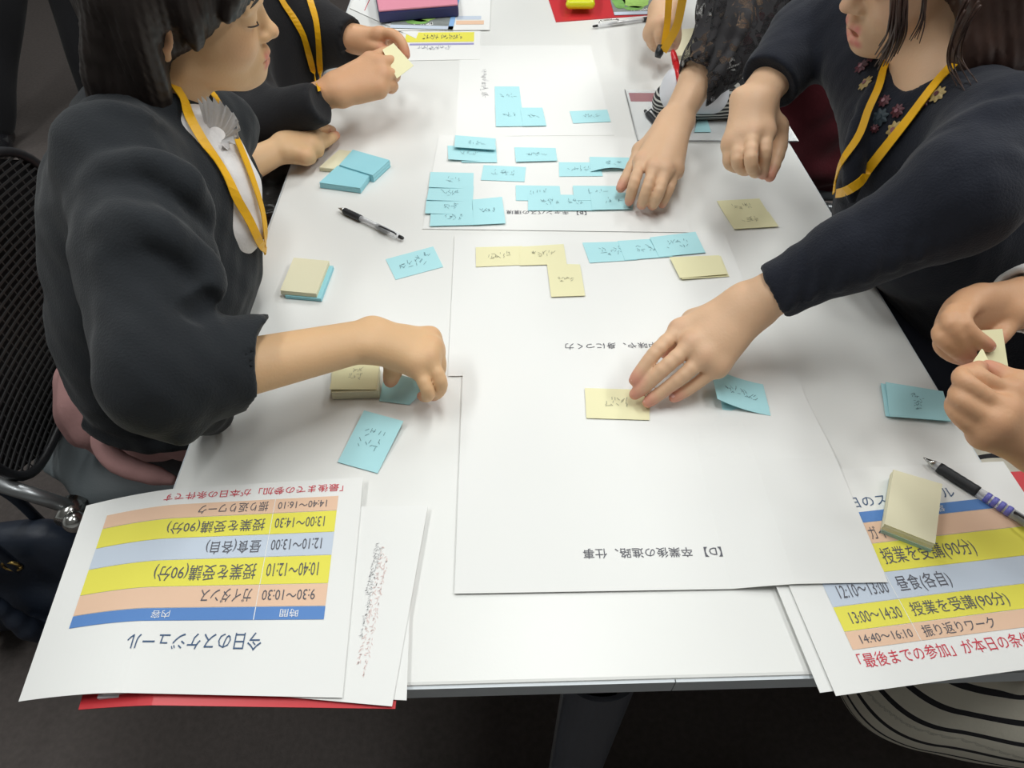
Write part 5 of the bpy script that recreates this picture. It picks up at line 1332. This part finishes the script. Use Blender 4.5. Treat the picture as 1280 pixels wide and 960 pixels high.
mesh('clasp', [on(524, 11, .02)+CR*a*.004-CF*.0015+CU*b_*.004 for a, b_ in ((-1, -1), (1, -1), (1, 1), (-1, 1))], [(0, 1, 2, 3)], CHROME, pc)
F = SDF(); gq = [on(*q, .012) for q in ((712, 12), (738, 12), (738, -12), (712, -12))]
LIME = mat('fluorescent_yellow_plastic', (.72, .74, .01), rough=.35)
for i in range(4): gq[i] = gq[i]+np.array([0, 0, .012])
for i in range(7):
    t = i/6; a_ = gq[3]*(1-t)+gq[0]*t; b_2 = gq[2]*(1-t)+gq[1]*t; hz = np.array([0, 0, .012*math.sin(math.pi*t)]); F.cap(a_+hz, b_2+hz, .0105, None, .012)
lc = npmesh('pen_case', [F.build(.003)], LIME); tag(lc, 'rounded fluorescent yellow case on the far red folder', 'case')

# clear folder with contents -------------------------------------------------------
cf_q = [w(.1698, .958, .0030), w(.4640, .950, .0030), w(.4660, 1.160, .0030), w(.1756, 1.168, .0030)]
ins = Sheet('printed_handout', [q+np.array([.004, .004, -.0008]) for q in cf_q[:2]]+[q+np.array([.002, -.006, -.0008]) for q in cf_q[2:]], 297, 210, PAPER, label='white paper slipped inside the clear folder beneath the zebra-striped pencil case', cat='paper')
ins.bar(4, 162, 150, 40, mat('wine_red_print', (.34, .03, .06), rough=.3), 'printed_band')
cfo = Sheet('clear_folder', cf_q, 297, 210, SHEETC, label='clear plastic folder at the far right, under the bare forearm and the zebra-striped pencil case', cat='folder', thick=.0005)
tube('folder_edge', [cf_q[0]+[0, 0, .0005], cf_q[1]+[0, 0, .0005]], .0012, STEEL, cfo.o, 6); tube('folder_edge', [cf_q[0]+[0, 0, .0005], cf_q[3]+[0, 0, .0005]], .0007, STEEL, cfo.o, 6)
note(R4(873, 146, 883, 146, 889, 165, 868, 165), 'b', 'small blue paper piece on the clear folder between the two forearms', .0045, wr=None)
pen('black-barrelled pen partly under the bare forearm on the clear folder', on(846, 184, .008), on(806, 138, .008), r=.0055, grip=(.1, .9))
zc_ = empty('pencil_case', on(885, 125, .004), 'zebra-striped pencil case with milky lining standing open on the clear folder', 'case')
ZEB = mat('zebra_print_cloth', (.02, .02, .02), rough=.7); nt = ZEB.node_tree; b = nt.nodes['Principled BSDF']; tc = nt.nodes.new('ShaderNodeTexCoord')
wv = nt.nodes.new('ShaderNodeTexWave'); wv.inputs['Scale'].default_value = 42; wv.inputs['Distortion'].default_value = 4.5; wv.inputs['Detail'].default_value = 1; wv.inputs['Detail Scale'].default_value = .6; wv.bands_direction = 'Z'
nt.links.new(tc.outputs['Object'], wv.inputs['Vector']); cr_ = nt.nodes.new('ShaderNodeValToRGB'); cr_.color_ramp.elements[0].position = .58; cr_.color_ramp.elements[0].color = (.015, .015, .017, 1); cr_.color_ramp.elements[1].position = .70; cr_.color_ramp.elements[1].color = (.55, .54, .50, 1)
nt.links.new(wv.outputs['Fac'], cr_.inputs[0]); nt.links.new(cr_.outputs[0], b.inputs['Base Color'])
zl = on(838, 127, .035); zr = on(930, 124, .035)
F = SDF(); F.cap(zl, zr, .034, .034, .01); F.cap(zl+[0.02, .02, .0], zr+[-.01, .02, 0], .034, .032, .02); F.ell((zl+zr)/2+[0, .01, .05], (.085, .034, .035), k=.01, op='sub')
F.ell(on(900, 120, -.05), (.2, .2, .053), k=.004, op='sub')
npmesh('case_body', [F.build(.0028)], ZEB, zc_)
F = SDF(); F.cap(zl+[.006, -.010, .014], zl+[.075, -.006, .012], .032, .032, .01); F.cap(zl+[.006, .0, .04], zl+[.05, .0, .04], .024, .022, .02)
npmesh('lining', [F.build(.003)], WHITEP, zc_)
pr = empty('pen', on(848, 98, .06), 'red pen standing out of the zebra-striped pencil case', 'pen')
rp0, rp1 = at(851, 104, 1.235), at(841, 64, 1.27)
tube('barrel', [rp0, rp0*.4+rp1*.6], [.0060, .0060], mat('red_pen_plastic', (.62, .015, .02), rough=.3), pr, 14); tube('cap', [rp0*.4+rp1*.6, rp0*.08+rp1*.92, rp1], [.0064, .0052, .0036], mat('red_pen_plastic', (.62, .015, .02)), pr, 14)

# notes held in the hands -----------------------------------------------------------
note(None, 'y', 'pale yellow note held up between both hands of the person in black, far left', pts=[at(492, 54, 1.205), at(517, 82, 1.20), at(496, 98, 1.19), at(478, 62, 1.20)])
note(None, 'y', 'upright pale yellow note hanging from the upper hand at the right edge', pts=[at(1224, 413, .680), at(1253, 411, .680), at(1262, 470, .668), at(1230, 471, .668)])
note(None, 'y', 'pointed pale yellow note peeling up from the lower hand at the right edge', pts=[at(1227, 436, .648), at(1229, 437, .648), at(1250, 480, .630), at(1206, 467, .628)])
